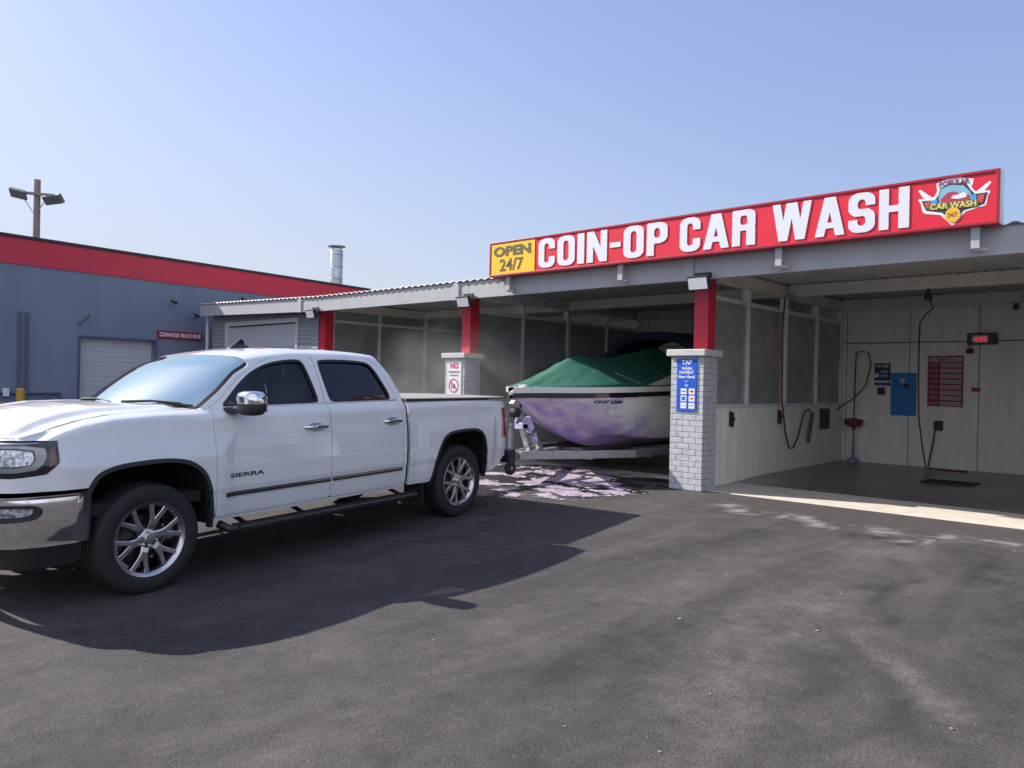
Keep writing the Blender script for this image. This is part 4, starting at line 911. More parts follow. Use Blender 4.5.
    # lamps
    def lay(name, sd, off, m, par, mirror_, step=.01, d=-.03, rng=(-1.35, -.5, .88, 1.2)):
        return patch(name, sd, lambda t, z: SP(t, z, off), *rng, step, m, par, thick=(d*.5, -d*.3 if rng[0] < 0 else d*.3, 0), mirror=mirror_, only=mirror_)
    P2 = lambda pl, n=1: sd_poly(chaikin(pl, n))
    for mir in (False, True):
        h = lay('headlight', HL, -.010, M['glossblack'], R, mir)
        lay('lamp_bezel', lambda u, v: np.maximum(P2([(-.700, 1.142), (-.690, 1.04), (-.765, .965), (-1.22, .965), (-1.24, 1.142)])(u, v), -P2([(-.765, 1.125), (-.75, 1.05), (-.785, .998), (-1.20, .998), (-1.21, 1.125)])(u, v)), -.004, M['bezel'], h, mir, .006)
        lay('lamp_bezel', P2([(-.72, 1.150), (-.72, 1.160), (-1.22, 1.160), (-1.22, 1.150)], 1), -.005, M['galv'], h, mir, .006)
        lay('lamp_lens', P2([(-.775, 1.115), (-.762, 1.05), (-.79, 1.006), (-1.19, 1.006), (-1.20, 1.115)]), -.006, M['lens'], h, mir, .008)
        lay('side_reflector', P2([(-.668, 1.13), (-.640, 1.128), (-.638, 1.03), (-.675, .985), (-.682, 1.03)]), -.004, M['amber'], h, mir, .006)
        tl = lay('tail_light', TL, .006, M['redlens'], R, mir, .01, rng=(4.45, 4.73, .82, 1.21))
        lay('reversing_lens', P2([(4.56, .93), (4.56, 1.08), (4.66, 1.08), (4.66, .93)]), .009, M['lens'], tl, mir, .01, rng=(4.45, 4.73, .82, 1.21))
    gr = patch('grille', lambda u, v: GRL(u, v)-.001, lambda t, z: SP(t, z, -.02), T0, -1.2, .80, 1.15, .03, M['glossblack'], R, mirror=True)
    for z in (.90, .96, 1.02, 1.08):
        patch('grille_bar', lambda u, v, z=z: np.maximum(np.abs(v-z)-.014, u+1.34), lambda t, zz: SP(t, zz, .006), T0, -1.3, z-.02, z+.02, .01, M['chrome'], gr, thick=(0, .03, 0), mirror=True)
    # bumper: chrome bar, body-coloured strip comes from the body sheet
    bo = lambda t, z: .040+.022*np.clip(1-((z-.70)/.20)**2, 0, 1)+.02*smooth(.80, .81, z)
    def BPf(t, z, off=0.0):
        x, y, nx, ny = PC(t); d = bo(t, z)*smooth(-.40, -.55, t)*1.0+off; return x+nx*d, y+ny*d, z
    FG = sd_poly(chaikin([(-.74, .752), (-.715, .705), (-.77, .650), (-1.25, .645), (-1.30, .70), (-1.25, .755), (-.86, .762)], 2))
    sbump = lambda u, v: np.maximum.reduce([u+.455-.05*(v-.5), .475-v, v-(.815-.0*u), .002-FG(u, v)])
    bm_ = patch('front_bumper', sbump, BPf, T0, -.40, .45, .84, .016, M['chrome'], R, thick=(-.02, .03, 0), mirror=True)
    patch('lower_valance', lambda u, v: np.maximum.reduce([u+.49, .315-v, v-.485, -v]), lambda t, z: (PC(t)[0]-PC(t)[2]*(.0+.35*(.48-z)), PC(t)[1]-PC(t)[3]*(.0+.35*(.48-z)), z), T0, -.45, .30, .50, .03, M['blackp'], bm_, mirror=True)
    for mir in (False, True):
        fg = patch('fog_light', lambda u, v: FG(u, v)-.003, lambda t, z: BPf(t, z, -.030), -1.35, -.7, .62, .80, .012, M['blackp'], bm_, mirror=mir, only=mir)
        patch('fog_lens', P2([(-.78, .735), (-.77, .71), (-.80, .68), (-1.05, .68), (-1.05, .74)]), lambda t, z: BPf(t, z, -.018), -1.35, -.7, .62, .80, .008, M['lens'], fg, mirror=mir, only=mir, thick=(-.01, .01, 0))
    mb = MB()
    for k in (-1, 1):
        mb.box(*sorted((k*.62, k*.97)), 4.66, 4.80, .50, .66)
    mb.box(-.62, .62, 4.66, 4.82, .48, .64)
    rb = mb.build('rear_bumper', M['blackp'], R, bevel=.025)
    mb = MB(); mb.box(-.03, .03, 4.7, 4.98, .36, .42); mb.tube([(0, 4.95, .42), (0, 4.95, .47)], .02); mb.build('tow_hitch', M['dark'], rb)
    # arch lips and liners
    for mir in (False, True):
        for sd_, poly, t0 in ((sA, ARCH, -.6), (sB, ARC2, 3.0)):
            patch('wheel_arch_trim', lambda u, v, sd_=sd_: np.maximum.reduce([sd_(u, v), -.032-sd_(u, v), .40-v]), lambda t, z: SP(t, z, .006), t0, t0+1.25, .38, 1.02, .012, M['blackp'], R, thick=(-.05, 0, 0), mirror=mir, only=mir)
            k = -1 if mir else 1
            pl = [p for p in poly if p[1] > .40]; pl = sorted(pl, key=lambda p: math.atan2(p[1]-.4, -(p[0]-(t0+.6))))
            vs = [(k*.96, a, b) for a, b in pl]+[(k*.50, a, b) for a, b in pl]; n = len(pl)
            mb = MB(); mb.add(vs, [(i, i+1, i+n+1, i+n) for i in range(n-1)]+[list(range(n, 2*n))]); mb.build('wheel_well', M['dark'], R, fix=False)
    # sill, chassis, running board
    mb = MB(); mb.box(-.93, .93, -.45, .44, .62, .70); mb.box(-.55, .55, -.90, 4.55, .40, .60); mb.box(-.80, .80, .56, 2.7, .43, .50); mb.box(-.50, .50, -.9, .5, .60, 1.05); mb.tube([(-.8, 3.645, .40), (.8, 3.645, .40)], .05, 10); mb.lathe([(0, -.12), (.14, -.08), (.14, .08), (0, .12)], (0, 3.645, .40), 'x', 14)
    mb.build('chassis', M['dark'], R)
    for k in (-1, 1):
        mb = MB(); mb.tube([(k*.90, .62, .40), (k*.99, .66, .365), (k*1.0, .80, .355), (k*1.0, 2.80, .345), (k*.97, 2.90, .35), (k*.90, 2.93, .38)], .034, 12); mb.bar((k*.985, .72, .372), (k*.985, 2.84, .364), .13, .018); rb_ = mb.build('side_step', M['blackp'], R)
        mb = MB(); mb.bar((k*.985, .72, .386), (k*.985, 2.84, .378), .11, .010); mb.build('step_trim', M['blackp'], rb_); mb = MB(); mb.bar((k*1.052, .72, .380), (k*1.052, 2.84, .372), .012, .012); mb.build('step_strip', M['chrome'], rb_)
        mb = MB()
        for y in (.85, 1.45, 2.1, 2.7): mb.bar((k*.70, y, .44), (k*.99, y, .36), .04, .02)
        mb.build('step_bracket', M['dark'], rb_)
        mb = MB(); mb.box(*sorted((k*.70, k*.965)), 3.03, 3.045, .24, .50); mb.build('mud_flap', M['rubber'], R)
    # wheels
    def wheel(x, y, k):
        w_ = empty('wheel', (x, y, .402), parent=R)
        tyre = [(.270, -.125), (.285, -.135), (.33, -.142), (.372, -.135), (.395, -.118), (.403, -.09), (.403, -.05), (.396, -.048), (.396, -.040), (.404, -.038), (.404, -.005), (.396, -.003), (.396, .003), (.404, .005), (.404, .038), (.396, .040), (.396, .048), (.403, .05), (.403, .09), (.395, .118), (.372, .135), (.33, .142), (.285, .135), (.270, .125)]
        mb = MB(); mb.lathe([(r, h*k) for r, h in tyre], (0, 0, 0), 'x', 64)
        for i in range(0): # shoulder blocks
            a = 2*math.pi*i/60; c = Vector((k*.128, math.cos(a)*.385, math.sin(a)*.385)); rr_ = Vector((0, math.cos(a), math.sin(a))); tt = Vector((0, -math.sin(a), math.cos(a)))
            mb.obox(c, Vector((1, 0, 0))*.006, tt*.010, rr_*.010)
        mb.build('tyre', M['rubber'], w_)
        rim = MB(); rim.lathe([(.268, -.12), (.255, -.11), (.225, -.06), (.225, .06), (.245, .105), (.250, .118), (.262, .130), (.276, .134), (.279, .128), (.270, .118)][::1] if k > 0 else [(.268, .12), (.255, .11), (.225, .06), (.225, -.06), (.245, -.105), (.250, -.118), (.262, -.130), (.276, -.134), (.279, -.128), (.270, -.118)], (0, 0, 0), 'x', 64)
        rim.build('rim', M['alloy'], w_)
        sp_ = MB()
        def pr(r, a): return (r*math.cos(a), r*math.sin(a))
        for i in range(6):
            a0 = rad(60*i+12); da = rad(15.5)
            def strip(ps, hw):
                vs = []; fs = []
                for (r, t_, h), wv in zip(ps, hw):
                    c_, s_ = math.cos(a0), math.sin(a0); cy, cz = r*c_-t_*s_, r*s_+t_*c_; ty, tz = -s_, c_
                    vs += [(k*h, cy-ty*wv, cz-tz*wv), (k*(h+.003), cy-ty*wv*.7, cz-tz*wv*.7), (k*(h+.003), cy+ty*wv*.7, cz+tz*wv*.7), (k*h, cy+ty*wv, cz+tz*wv), (k*(h-.035), cy+ty*wv*1.25, cz+tz*wv*1.25), (k*(h-.035), cy-ty*wv*1.25, cz-tz*wv*1.25)]
                n = len(ps)
                for j in range(n-1):
                    for q_ in range(6): fs.append((j*6+q_, j*6+(q_+1) % 6, (j+1)*6+(q_+1) % 6, (j+1)*6+q_))
                fs += [tuple(range(6)), tuple(range(6*n-6, 6*n))]; sp_.add(vs, fs)
            strip([(.05, 0, .100), (.10, 0, .108), (.150, 0, .110)], [.036, .031, .037])
            for s in (-1, 1): strip([(.132, s*.011, .1105), (.17, s*.027, .112), (.215, s*.048, .115), (.256, s*.064, .118)], [.0215, .0205, .0185, .025])
        sp_.build('spokes', M['alloy'], w_, ang=30)
        hb = MB(); hb.lathe([(.078, .06*k), (.078, .098*k), (.068, .106*k), (.045, .108*k), (.042, .125*k), (.036, .130*k), (0, .131*k)], (0, 0, 0), 'x', 32); hb.build('hub', M['alloy'], w_)
        ng = MB()
        for i in range(6): a = rad(60*i+42); ng.lathe([(.0105, .09*k), (.0105, .122*k), (.007, .127*k), (0, .128*k)], (0, .058*math.cos(a), .058*math.sin(a)), 'x', 6)
        ng.build('wheel_nuts', M['chrome'], w_)
        br = MB(); br.lathe([(0, .03*k), (.165, .03*k), (.165, .01*k), (0, .01*k)], (0, 0, 0), 'x', 40); br.box(*sorted((k*-.02, k*.055)), -.17, -.09, -.09, .09); br.build('brake_disc', M['alloydark'], w_)
    for k in (-1, 1):
        wheel(k*.845, 0, k); wheel(k*.845, 3.645, k)
    # cabin
    mb = MB()
    for k in (-.42, .42):
        mb.box(k-.25, k+.25, 1.15, 1.65, .75, .98); mb.obox((k, 1.70, 1.22), (.24, 0, 0), (0, .06, .012), (0, .07, .34)); mb.obox((k, 1.76, 1.63), (.12, 0, 0), (0, .035, .0), (0, 0, .08))
    mb.box(-.70, .70, 2.05, 2.45, .75, .95); mb.obox((0, 2.52, 1.15), (.70, 0, 0), (0, .05, .01), (0, .03, .30))
    mb.build('seats', M['seat'], R, bevel=.05, seg=3)
    mb = MB(); mb.box(-.80, .80, .42, .95, .9, 1.27); mb.box(-.85, .85, .95, 2.72, .50, .60); mb.build('dashboard', M['dash'], R, bevel=.04)
    mb = MB(); mb.lathe([(.175+.014*math.cos(a), .014*math.sin(a)) for a in [i*math.pi/4 for i in range(8)]], (0, 0, 0), 'y', 28, True)
    sw = mb.build('steering_wheel', M['blackp'], R); sw.location = (.40, 1.02, 1.22); sw.rotation_euler = (rad(-24), 0, 0)
    mb = MB(); mb.box(-.06, .12, .93, .96, 1.60, 1.68); mb.build('rear_view_mirror', M['blackp'], R, bevel=.01)
    mb = MB(); vs = []
    mb.add([(-.66, 1.1, 1.70), (.66, 1.1, 1.70), (.66, 2.58, 1.70), (-.66, 2.58, 1.70)], [(0, 1, 2, 3)]); mb.build('headlining', mat('headlining', (.14, .14, .15), .9), R, fix=False)
    # antenna fin and wipers
    mb = MB(); fin = [(1.34, 1.845), (1.56, 1.850), (1.565, 1.872), (1.52, 1.88), (1.505, 1.928), (1.475, 1.940), (1.42, 1.90)]
    fn = lambda a, b, d: ((d-.5)*(.05 if b < 1.87 else .022), a, b)
    mb.prism(fin, fn, 1.0); mb.build('antenna_fin', M['glossblack'], R, bevel=.004)
    for base, tip in (((.30, .155), (.82, .40)), ((-.42, .20), (.18, .135))):
        mb = MB(); z = 1.385
        mb.tube([(base[0], base[1], z), ((base[0]*.6+tip[0]*.4), base[1]*.6+tip[1]*.4+.03, z+.01), (tip[0]*.85+base[0]*.15, tip[1]*.85+base[1]*.15+.03, z-.005)], [.012, .009, .006], 8)
        mb.bar((base[0]*.55+tip[0]*.45, base[1]*.55+tip[1]*.45+.05, z-.005), (tip[0], tip[1]+.04, 1.36), .012, .018)
        mb.build('wiper', M['blackp'], R)
    return R
build_truck()

# ------------------------------------------------------------------ boat on its trailer in the middle bay
BX_, BY_ = -7.6, 8.42
def build_boat():
    O = Vector((BX_, BY_, 0)); B = empty('motor_boat', O); tag(B, 'white motor boat covered in purple foam with a green tarp over its deck', 'boat')
    mh = mat('hull_gelcoat', (.62, .60, .60), .28, coat=.4); t = mh.node_tree; b = t.nodes['Principled BSDF']; L = t.links.new
    tc = t.nodes.new('ShaderNodeTexCoord'); mp = t.nodes.new('ShaderNodeMapping'); mp.inputs['Scale'].default_value = (1, 1, 1.6); mp.inputs['Rotation'].default_value = (.5, 0, 0); L(tc.outputs['Object'], mp.inputs[0])
    n = t.nodes.new('ShaderNodeTexNoise'); n.inputs['Scale'].default_value = 2.1; n.inputs['Detail'].default_value = 9; n.inputs['Roughness'].default_value = .62; n.inputs['Distortion'].default_value = .9; L(mp.outputs[0], n.inputs['Vector'])
    sx = t.nodes.new('ShaderNodeSeparateXYZ'); L(tc.outputs['Object'], sx.inputs[0])
    fall = t.nodes.new('ShaderNodeMapRange'); fall.inputs[1].default_value = 1.4; fall.inputs[2].default_value = 3.2; fall.inputs[3].default_value = .04; fall.inputs[4].default_value = -.22; L(sx.outputs[1], fall.inputs[0])
    low = t.nodes.new('ShaderNodeMapRange'); low.inputs[1].default_value = .95; low.inputs[2].default_value = .5; low.inputs[3].default_value = 0; low.inputs[4].default_value = .15; L(sx.outputs[2], low.inputs[0])
    ad = t.nodes.new('ShaderNodeMath'); ad.operation = 'ADD'; L(n.outputs['Fac'], ad.inputs[0]); L(fall.outputs[0], ad.inputs[1])
    ad2 = t.nodes.new('ShaderNodeMath'); ad2.operation = 'ADD'; L(ad.outputs[0], ad2.inputs[0]); L(low.outputs[0], ad2.inputs[1])
    r = t.nodes.new('ShaderNodeValToRGB'); e = r.color_ramp.elements; e[0].position = .42; e[0].color = (.76, .74, .73, 1); e[1].position = .70; e[1].color = (.40, .26, .70, 1)
    x = e.new(.55); x.color = (.60, .50, .70, 1); L(ad2.outputs[0], r.inputs[0]); L(r.outputs[0], b.inputs['Base Color'])
    # stations: u, sheer(w,z), chine(w,z), keel z
    st = [(0, .02, 1.29, .015, 1.26, 1.24), (.12, .20, 1.30, .09, 1.22, 1.16), (.31, .42, 1.305, .20, 1.14, 1.05), (.65, .68, 1.31, .36, .98, .84), (1.02, .88, 1.32, .52, .84, .68), (1.4, 1.0, 1.33, .68, .72, .50), (1.9, 1.08, 1.345, .82, .62, .40), (2.6, 1.13, 1.365, .92, .57, .38), (4.0, 1.16, 1.40, .96, .58, .38), (5.7, 1.12, 1.42, .95, .60, .40)]
    us = [s[0] for s in st]; I = lambda j, u: float(np.interp(u, us, [s[j] for s in st]))
    def smoothI(j, u):
        return sum(I(j, u+d)*w for d, w in ((-.15, .2), (0, .6), (.15, .2))) if .15 < u < 5.5 else I(j, u)
    U = list(np.concatenate([np.linspace(0, 1.2, 16), np.linspace(1.3, 5.7, 26)]))
    def sec(u):
        sw, sz, cw, cz, kz = [smoothI(j, u) for j in range(1, 6)]; pts = []
        for i in range(7): f = i/6; pts.append((cw*f, kz+(cz-kz)*f**1.15))
        for i in range(1, 9): f = i/8; pts.append((cw+(sw-cw)*(1-(1-f)**1.6), cz+(sz-.06-cz)*f))
        return pts
    vs = []; fs = []; n = 15
    for u in U:
        p = sec(u); full = [(-a, z) for a, z in p[::-1]]+p[1:]
        for a, z in full: vs.append((a, u, z))
    m_ = 2*n-1
    for i in range(len(U)-1):
        for j in range(m_-1): fs.append((i*m_+j, i*m_+j+1, (i+1)*m_+j+1, (i+1)*m_+j))
    fs.append(tuple(range((len(U)-1)*m_, len(U)*m_)))
    mb = MB(); mb.add(vs, fs, True); mb.build('hull', mh, B, fix=False)
    # bottom stripe, rub rail, gunwale
    def side_strip(name, z0, z1, out, m, in_=.0):
        mb = MB()
        for k in (-1, 1):
            vs = []
            for u in U:
                sw, sz = smoothI(1, u), smoothI(2, u); z_0 = sz+z0; z_1 = sz+z1
                vs += [(k*(sw+out), u-(.02+out if u < .01 else 0), z_0), (k*(sw+out), u-(.02+out if u < .01 else 0), z_1), (k*max(sw-in_, 0), u, z_1+.01), (k*max(sw-.02, 0), u, z_0)]
            fs = [(i*4+a, i*4+(a+1) % 4, i*4+4+(a+1) % 4, i*4+4+a) for i in range(len(U)-1) for a in range(4)]; mb.add(vs, fs, False)
        return mb.build(name, m, B)
    side_strip('gunwale', -.01, .07, .035, M['gel'], .16)
    side_strip('rub_rail', -.085, -.012, .022, M['glossblack'])
    dk = MB(); vs = []
    for u in U: sw, sz = smoothI(1, u), smoothI(2, u); vs += [(-sw+.10 if sw > .12 else 0, u, sz+.07), (0, u, sz+.11), (sw-.10 if sw > .12 else 0, u, sz+.07)]
    dk.add(vs, [(i*3+a, i*3+a+1, i*3+4+a, i*3+3+a) for i in range(len(U)-1) for a in range(2)], True); dk.build('deck', M['gel'], B, fix=False)
    mb = MB(); mb.tube([(.0, -.08, 1.27), (.0, .03, 1.30), (.0, .12, 1.33)], [.025, .05, .05], 10); mb.build('bow_fitting', M['gel'], B)
    mb = MB(); z = 1.20; mb2 = MB()
    reg = MB()
    sidew = lambda u: np.interp(u, us, [(s[1]+s[3])/2+.13 for s in st])
    def hs(a, bb, d):
        # registration on near side: walk up the hull section at station a
        p = sec(a); zz = [q[1] for q in p[7:]]; ww = [q[0] for q in p[7:]]; return (float(np.interp(bb, zz, ww))+.004+d, a, bb)
    text_mb(reg, 'ON47 62081', .92, 1.42, 1.145, 1.20, hs, .03, .002); reg.build('registration', M['dark'], B, fix=False)
    # tarp over the deck, held up at peaks
    def ridge(u): return float(np.interp(u, [.05, .2, .5, .81, 1.2, 1.45, 1.6, 1.95, 2.5, 3.2, 3.8, 4.3, 5.6], [1.38, 1.40, 1.49, 1.61, 1.80, 1.91, 1.91, 1.86, 1.91, 2.02, 2.17, 2.02, 1.60]))
    TU = list(np.linspace(.08, 5.6, 60)); vs = []; nT = 25
    for u in TU:
        sw, sz = smoothI(1, u), smoothI(2, u); R_ = ridge(u)
        for j in range(nT):
            f = -1+2*j/(nT-1); a = abs(f); w_ = (sw+.005)*f if a < .999 else (sw+.02)*f
            z = sz+.085+(R_-sz-.085)*(1-a**1.25); z -= .05*math.sin(math.pi*a)*(1 if u > 1.5 else .4)
            z += .02*noise.noise(Vector((w_*2.2, u*2.2, 3)))*(1-a)+.03*noise.noise(Vector((w_*9+u*2, u*2.2-w_*2, 9)))*(1-a*a)
            if a > .97: z = sz+.055
            vs.append((w_, u, z))
    fs = [(i*nT+j, i*nT+j+1, (i+1)*nT+j+1, (i+1)*nT+j) for i in range(len(TU)-1) for j in range(nT-1)]
    T = empty('boat_cover', (0, 0, 0)); T.location = O
    mb = MB(); mb.add(vs, fs, True); c = mb.build('tarp', M['tarp'], T, fix=False, ang=60); so_ = c.modifiers.new('solid', 'SOLIDIFY'); so_.thickness = .006
    for u0 in (1.5, 2.6):
        mb = MB(); mb.tube([(float(smoothI(1, u0))*.75, u0, ridge(u0)-.28), (float(smoothI(1, u0+.3))*.97, u0+.35, smoothI(2, u0)+.12)], .008, 6); mb.build('tie_strap', M['galv'], T)
    tag(T, 'green tarpaulin tented over the deck of the foam-covered boat', 'tarp')
    # windscreen side wing and folded navy canopy
    mb = MB(); mb.add([(1.08, 2.0, 1.44), (1.10, 3.6, 1.47), (1.04, 3.3, 1.66), (1.04, 2.8, 1.62), (1.05, 2.0, 1.44), (1.07, 3.6, 1.47), (1.01, 3.3, 1.66), (1.01, 2.8, 1.62)], [(0, 1, 2, 3), (7, 6, 5, 4), (0, 4, 5, 1), (1, 5, 6, 2), (2, 6, 7, 3), (3, 7, 4, 0)]); mb.build('side_wing', M['gel'], B)
    vs = []; nv = 25; CU = np.linspace(3.75, 5.0, 8)
    for u in CU:
        for j in range(nv):
            g = -1+2*j/(nv-1); vs.append((1.06*g, u, 2.0+.43*(1-abs(g)**2.6)+.03*(u-3.75)))
    mb = MB(); mb.add(vs, [(i*nv+j, i*nv+j+1, (i+1)*nv+j+1, (i+1)*nv+j) for i in range(len(CU)-1) for j in range(nv-1)], True)
    cp = mb.build('canopy', M['navycloth'], B, fix=False); so_ = cp.modifiers.new('solid', 'SOLIDIFY'); so_.thickness = .14; so_.offset = -1
    for k in (-1, 1):
        mb = MB(); mb.tube([(k*1.08, 4.2, 1.46), (k*1.04, 3.85, 2.0)], .013); mb.tube([(k*1.08, 4.22, 1.46), (k*1.04, 4.85, 2.02)], .013); mb.build('canopy_frame', M['galv'], B)
build_boat()
def build_trailer():
    O = Vector((-7.45, 7.2, 0)); T = empty('boat_trailer', O); tag(T, 'galvanised boat trailer hitched behind the white pickup under the boat', 'trailer')
    a = lambda x, y, z: (x, y, z)
    mb = MB(); mb.bar((-.02, -.03, .34), (-.02, 2.1, .40), .10, .10); mb.build('drawbar', M['galv'], T, bevel=.008)
    mb = MB()
    for k in (-1, 1):
        mb.bar((k*.06, 1.15, .375), (k*.88, 2.9, .37), .07, .12); mb.bar((k*.88, 2.9, .37), (k*.90, 6.6, .36), .07, .12)
    for y in (2.3, 3.4, 4.6, 5.9): w_ = .9 if y > 2.9 else .55; mb.bar((-w_, y, .31), (w_, y, .31), .08, .05, (0, 0, 1))
    mb.build('frame', M['galv'], T, bevel=.006)
    for k in (-1, 1):
        mb = MB(); mb.bar((k*.45, 2.2, .42+.02), (k*.55, 6.3, .46), .10, .05); mb.build('bunk', M['rubber'], T, bevel=.01)
    mb = MB(); mb.obox((-.02, 1.36, .62), (.05, 0, 0), (0, .26*.42, .26*-.9+0), (0, .03, .014)); mb.bar((-.02, 1.72, .42), (-.02, 1.05, 1.16), .09, .07, (0, 1, 0)); mb.bar((-.02, 1.45, .42), (-.02, 1.45, .72), .05, .05, (0, 1, 0))
    mb.build('winch_post', M['galv'], T, bevel=.006)
    mb = MB(); mb.lathe([(0, -.08), (.10, -.08), (.10, -.06), (.05, -.06), (.05, .06), (.10, .06), (.10, .08), (0, .08)], (-.02, 1.30, .84), 'x', 18); mb.box(-.10, .06, 1.20, 1.32, .76, .83); mb.tube([(.08, 1.30, .84), (.16, 1.30, .84), (.16, 1.18, .72), (.24, 1.18, .72)], .012); mb.build('winch', M['foamw'], T, bevel=.004)
    mb = MB(); mb.bar((-.02, 1.27, .88), (-.08, 1.30, 1.12), .045, .004, (0, 1, 0)); mb.build('winch_strap', M['navycloth'], T)
    mb = MB(); mb.tube([(-.02, 1.38, .70), (-.02, 1.42, .78), (-.0, 1.36, .92)], [.07, .10, .05], 10); mb.tube([(.02, 1.55, .55), (.0, 1.5, .66)], [.04, .06], 8); mb.build('foam_lump', M['foamw'], T)
    mb = MB(); mb.lathe([(.03, -.09), (.075, -.05), (.075, .05), (.03, .09)], (-.02, 1.12, 1.0), 'x', 14); mb.tube([(-.02, 1.3, .84), (-.02, 1.28, .98)], .02); mb.build('bow_roller', M['rubber'], T)
    mb = MB(); mb.tube([(.14, .86, .33), (.14, .86, .85)], .03, 10); mb.tube([(.14, .86, .80), (.14, .78, .84), (.14, .70, .84)], .012); mb.box(.06, .12, .80, .92, .36, .44); mb.build('jockey_stand', M['galv'], T)
    w_ = MB(); w_.lathe([(.03, -.03), (.085, -.032), (.10, -.02), (.10, .02), (.085, .032), (.03, .03)], (.14, .86, .22), 'x', 20, True); w_.build('jockey_wheel', M['rubber'], T)
    mb = MB(); mb.lathe([(0, -.034), (.03, -.034), (.03, .034), (0, .034)], (.14, .86, .22), 'x', 12); mb.box(.095, .105, .83, .89, .22, .36); mb.build('wheel_fork', M['galv'], T)
    mb = MB(); mb.box(.04, .055, 1.34, 1.42, .385, .42); mb.build('side_marker', M['amber'], T)
    mb = MB(); mb.box(-.08, .04, -.30, .02, .32, .42); mb.lathe([(0, -.03), (.045, -.03), (.045, .04), (0, .05)], (-.02, -.26, .40), 'z', 14); mb.build('coupler', M['dark'], T, bevel=.01)
    for k in (-1, 1):
        for y in (4.6,):
            w2 = empty('wheel', (k*1.08, y, .34), parent=T)
            mb = MB(); mb.lathe([(.19, -.10), (.24, -.11), (.31, -.10), (.33, -.07), (.33, .07), (.31, .10), (.24, .11), (.19, .10)], (0, 0, 0), 'x', 36); mb.build('tyre', M['rubber'], w2)
            mb = MB(); mb.lathe([(.195, .09*k), (.17, .04*k), (.08, .05*k), (.06, .08*k), (0, .085*k)], (0, 0, 0), 'x', 30); mb.build('rim', M['galv'], w2)
            mb = MB(); pts = [(k*1.08, y+.40*math.cos(t), .36+.38*math.sin(t)) for t in [math.pi*i/12 for i in range(13)]]
            for p, q in zip(pts, pts[1:]): mb.bar(p, q, .26, .01, (0, 0, 1) if abs(p[1]-q[1]) > .02 else (0, 1, 0))
            mb.build('mudguard', M['galv'], T)
M['foamw'] = mat('foamy_metal', (.72, .66, .84), .6, var=.45, vscale=10, col2=(.25, .18, .45), bump=.4, bscale=25)
build_trailer()

# ------------------------------------------------------------------ suds on the ground and spray in the air
def foam():
    mf = mat('foam', (.47, .42, .45), .5, var=.4, vscale=5, col2=(.24, .19, .29), bump=.9, bscale=30)
    t = mf.node_tree; tc = t.nodes.new('ShaderNodeTexCoord'); n = t.nodes.new('ShaderNodeTexNoise'); n.inputs['Scale'].default_value = 6; n.inputs['Detail'].default_value = 9; n.inputs['Roughness'].default_value = .75; t.links.new(tc.outputs['Object'], n.inputs['Vector'])
    rr_ = t.nodes.new('ShaderNodeMapRange'); rr_.inputs[1].default_value = .34; rr_.inputs[2].default_value = .50; rr_.inputs[3].default_value = .0; rr_.inputs[4].default_value = 1; ta = t.nodes.new('ShaderNodeAttribute'); ta.attribute_name = 'thickness'; ma = t.nodes.new('ShaderNodeMath'); ma.operation = 'MULTIPLY_ADD'; ma.inputs[1].default_value = .42; ms = t.nodes.new('ShaderNodeMath'); ms.operation = 'ADD'; ms.inputs[1].default_value = -.24; t.links.new(n.outputs['Fac'], ms.inputs[0]); t.links.new(ta.outputs['Fac'], ma.inputs[0]); t.links.new(ms.outputs[0], ma.inputs[2]); t.links.new(ma.outputs[0], rr_.inputs[0]); t.links.new(rr_.outputs[0], t.nodes['Principled BSDF'].inputs['Alpha'])
    def dens(x, y):
        out = np.zeros(x.shape)
        for i in np.ndindex(x.shape):
            a, b = x[i], y[i]
            n1 = noise.fractal(Vector((a*1.5+3, b*2.5, 1.7)), .6, 2.1, 7); n2 = noise.noise(Vector((a*17, b*17, 5)))
            e = ((a+7.3+(b-9)*.35)/1.75)**2+((b-9.2)/1.75)**2
            out[i] = -.20+e*.52-n1*.72-n2*.24
        return out
    def h(a, b):
        z = np.where(b < 9.6, -SL*(9.6-b), np.interp(b, [9.6, 10.75, 11.6], [.012, .012, .05])); return a, b, z+.008+np.where((b > 9.5) & (b < 9.7), .012, 0)
    fo = tag(patch('foam', dens, h, -9.6, -5.2, 7.2, 12.2, .022, mf), kind='stuff')
    co = np.array([v.co[:] for v in fo.data.vertices]); dv = -dens(co[:, 0], co[:, 1])
    at = fo.data.attributes.new('thickness', 'FLOAT', 'POINT'); at.data.foreach_set('value', np.clip(dv/.16, 0, 1).astype(np.float32))
foam()
def puddle():
    mp_ = mat('water', (.03, .028, .032), .06, spec=.6)
    def dens(x, y):
        out = np.zeros(x.shape)
        for i in np.ndindex(x.shape):
            a, b = x[i], y[i]; e = ((a+7.6)/2.5)**2+((b-8.9)/1.7)**2
            out[i] = -.75+e-noise.fractal(Vector((a*1.0+9, b*1.6, .7)), .8, 2.1, 5)*.7
        return out
    def h(a, b):
        z = np.where(b < 9.6, -SL*(9.6-b), np.interp(b, [9.6, 10.75, 11.6], [.012, .012, .05])); return a, b, z+.004+np.where((b > 9.5) & (b < 9.7), .012, 0)
    tag(patch('puddle', dens, h, -11, -5.3, 7.0, 12.0, .06, mp_), kind='structure')
puddle()
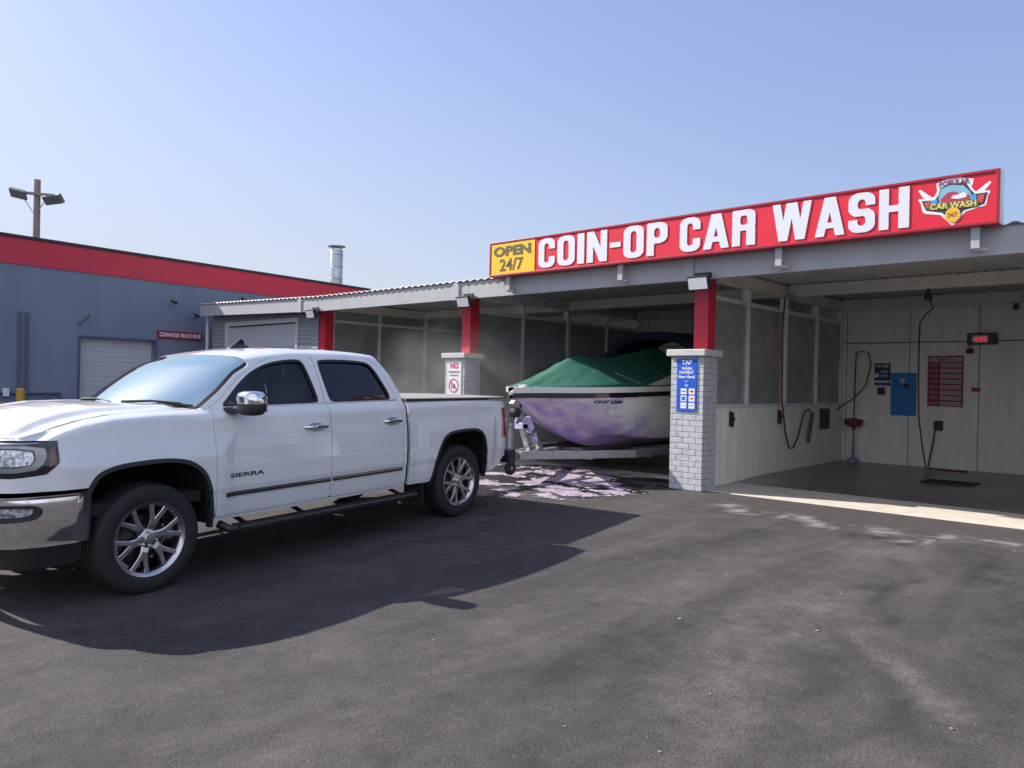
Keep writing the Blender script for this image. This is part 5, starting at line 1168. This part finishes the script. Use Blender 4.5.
def mist():
    m = bpy.data.materials.new('mist'); m.use_nodes = True; t = m.node_tree
    for n in list(t.nodes): t.nodes.remove(n)
    o = t.nodes.new('ShaderNodeOutputMaterial'); v = t.nodes.new('ShaderNodeVolumePrincipled'); t.links.new(v.outputs[0], o.inputs['Volume'])
    v.inputs['Color'].default_value = (.92, .93, .96, 1); v.inputs['Anisotropy'].default_value = .2
    tc = t.nodes.new('ShaderNodeTexCoord'); n = t.nodes.new('ShaderNodeTexNoise'); n.inputs['Scale'].default_value = 1.6; n.inputs['Detail'].default_value = 3; t.links.new(tc.outputs['Object'], n.inputs['Vector'])
    ln = t.nodes.new('ShaderNodeVectorMath'); ln.operation = 'LENGTH'; mp = t.nodes.new('ShaderNodeMapping'); mp.inputs['Scale'].default_value = (1/2.6, 1/1.9, 1/1.45)
    t.links.new(tc.outputs['Object'], mp.inputs[0]); t.links.new(mp.outputs[0], ln.inputs[0])
    mr = t.nodes.new('ShaderNodeMapRange'); mr.inputs[1].default_value = 1; mr.inputs[2].default_value = .2; mr.inputs[3].default_value = 0; mr.inputs[4].default_value = 1; t.links.new(ln.outputs['Value'], mr.inputs[0])
    nr = t.nodes.new('ShaderNodeMapRange'); nr.inputs[1].default_value = .40; nr.inputs[2].default_value = .68; nr.inputs[3].default_value = .14; nr.inputs[4].default_value = .85; t.links.new(n.outputs['Fac'], nr.inputs[0])
    mu = t.nodes.new('ShaderNodeMath'); mu.operation = 'MULTIPLY'; t.links.new(mr.outputs[0], mu.inputs[0]); t.links.new(nr.outputs[0], mu.inputs[1]); t.links.new(mu.outputs[0], v.inputs['Density'])
    bm = bmesh.new(); bmesh.ops.create_icosphere(bm, subdivisions=3, radius=1)
    for q in bm.verts: q.co = Vector((q.co.x*2.6, q.co.y*1.9, q.co.z*1.45))
    me = bpy.data.meshes.new('spray_mist'); bm.to_mesh(me); bm.free(); ob = link('spray_mist', me, m); ob.location = (-10.4, 10.6, 1.5); tag(ob, kind='stuff')
mist()
# pale specks and scraps lying on the lot
def litter():
    mb = MB(); rnd = random.Random(3)
    for i in range(70):
        x = rnd.uniform(-9, 3); y = rnd.uniform(1.2, 9.2)
        if x < -5 and y < 6.5: continue
        s = rnd.uniform(.004, .012); z = float(gz(y))+.002; pts = [(x+s*math.cos(a)*rnd.uniform(.5, 1.3), y+s*math.sin(a)*rnd.uniform(.5, 1.3)) for a in [k*math.pi/3 for k in range(6)]]
        mb.prism(pts, lambda a, b, d, z=z: (a, b, z+d), .004)
    tag(mb.build('grit', mat('pale_grit', (.26, .24, .22), .8)), kind='stuff')
litter()
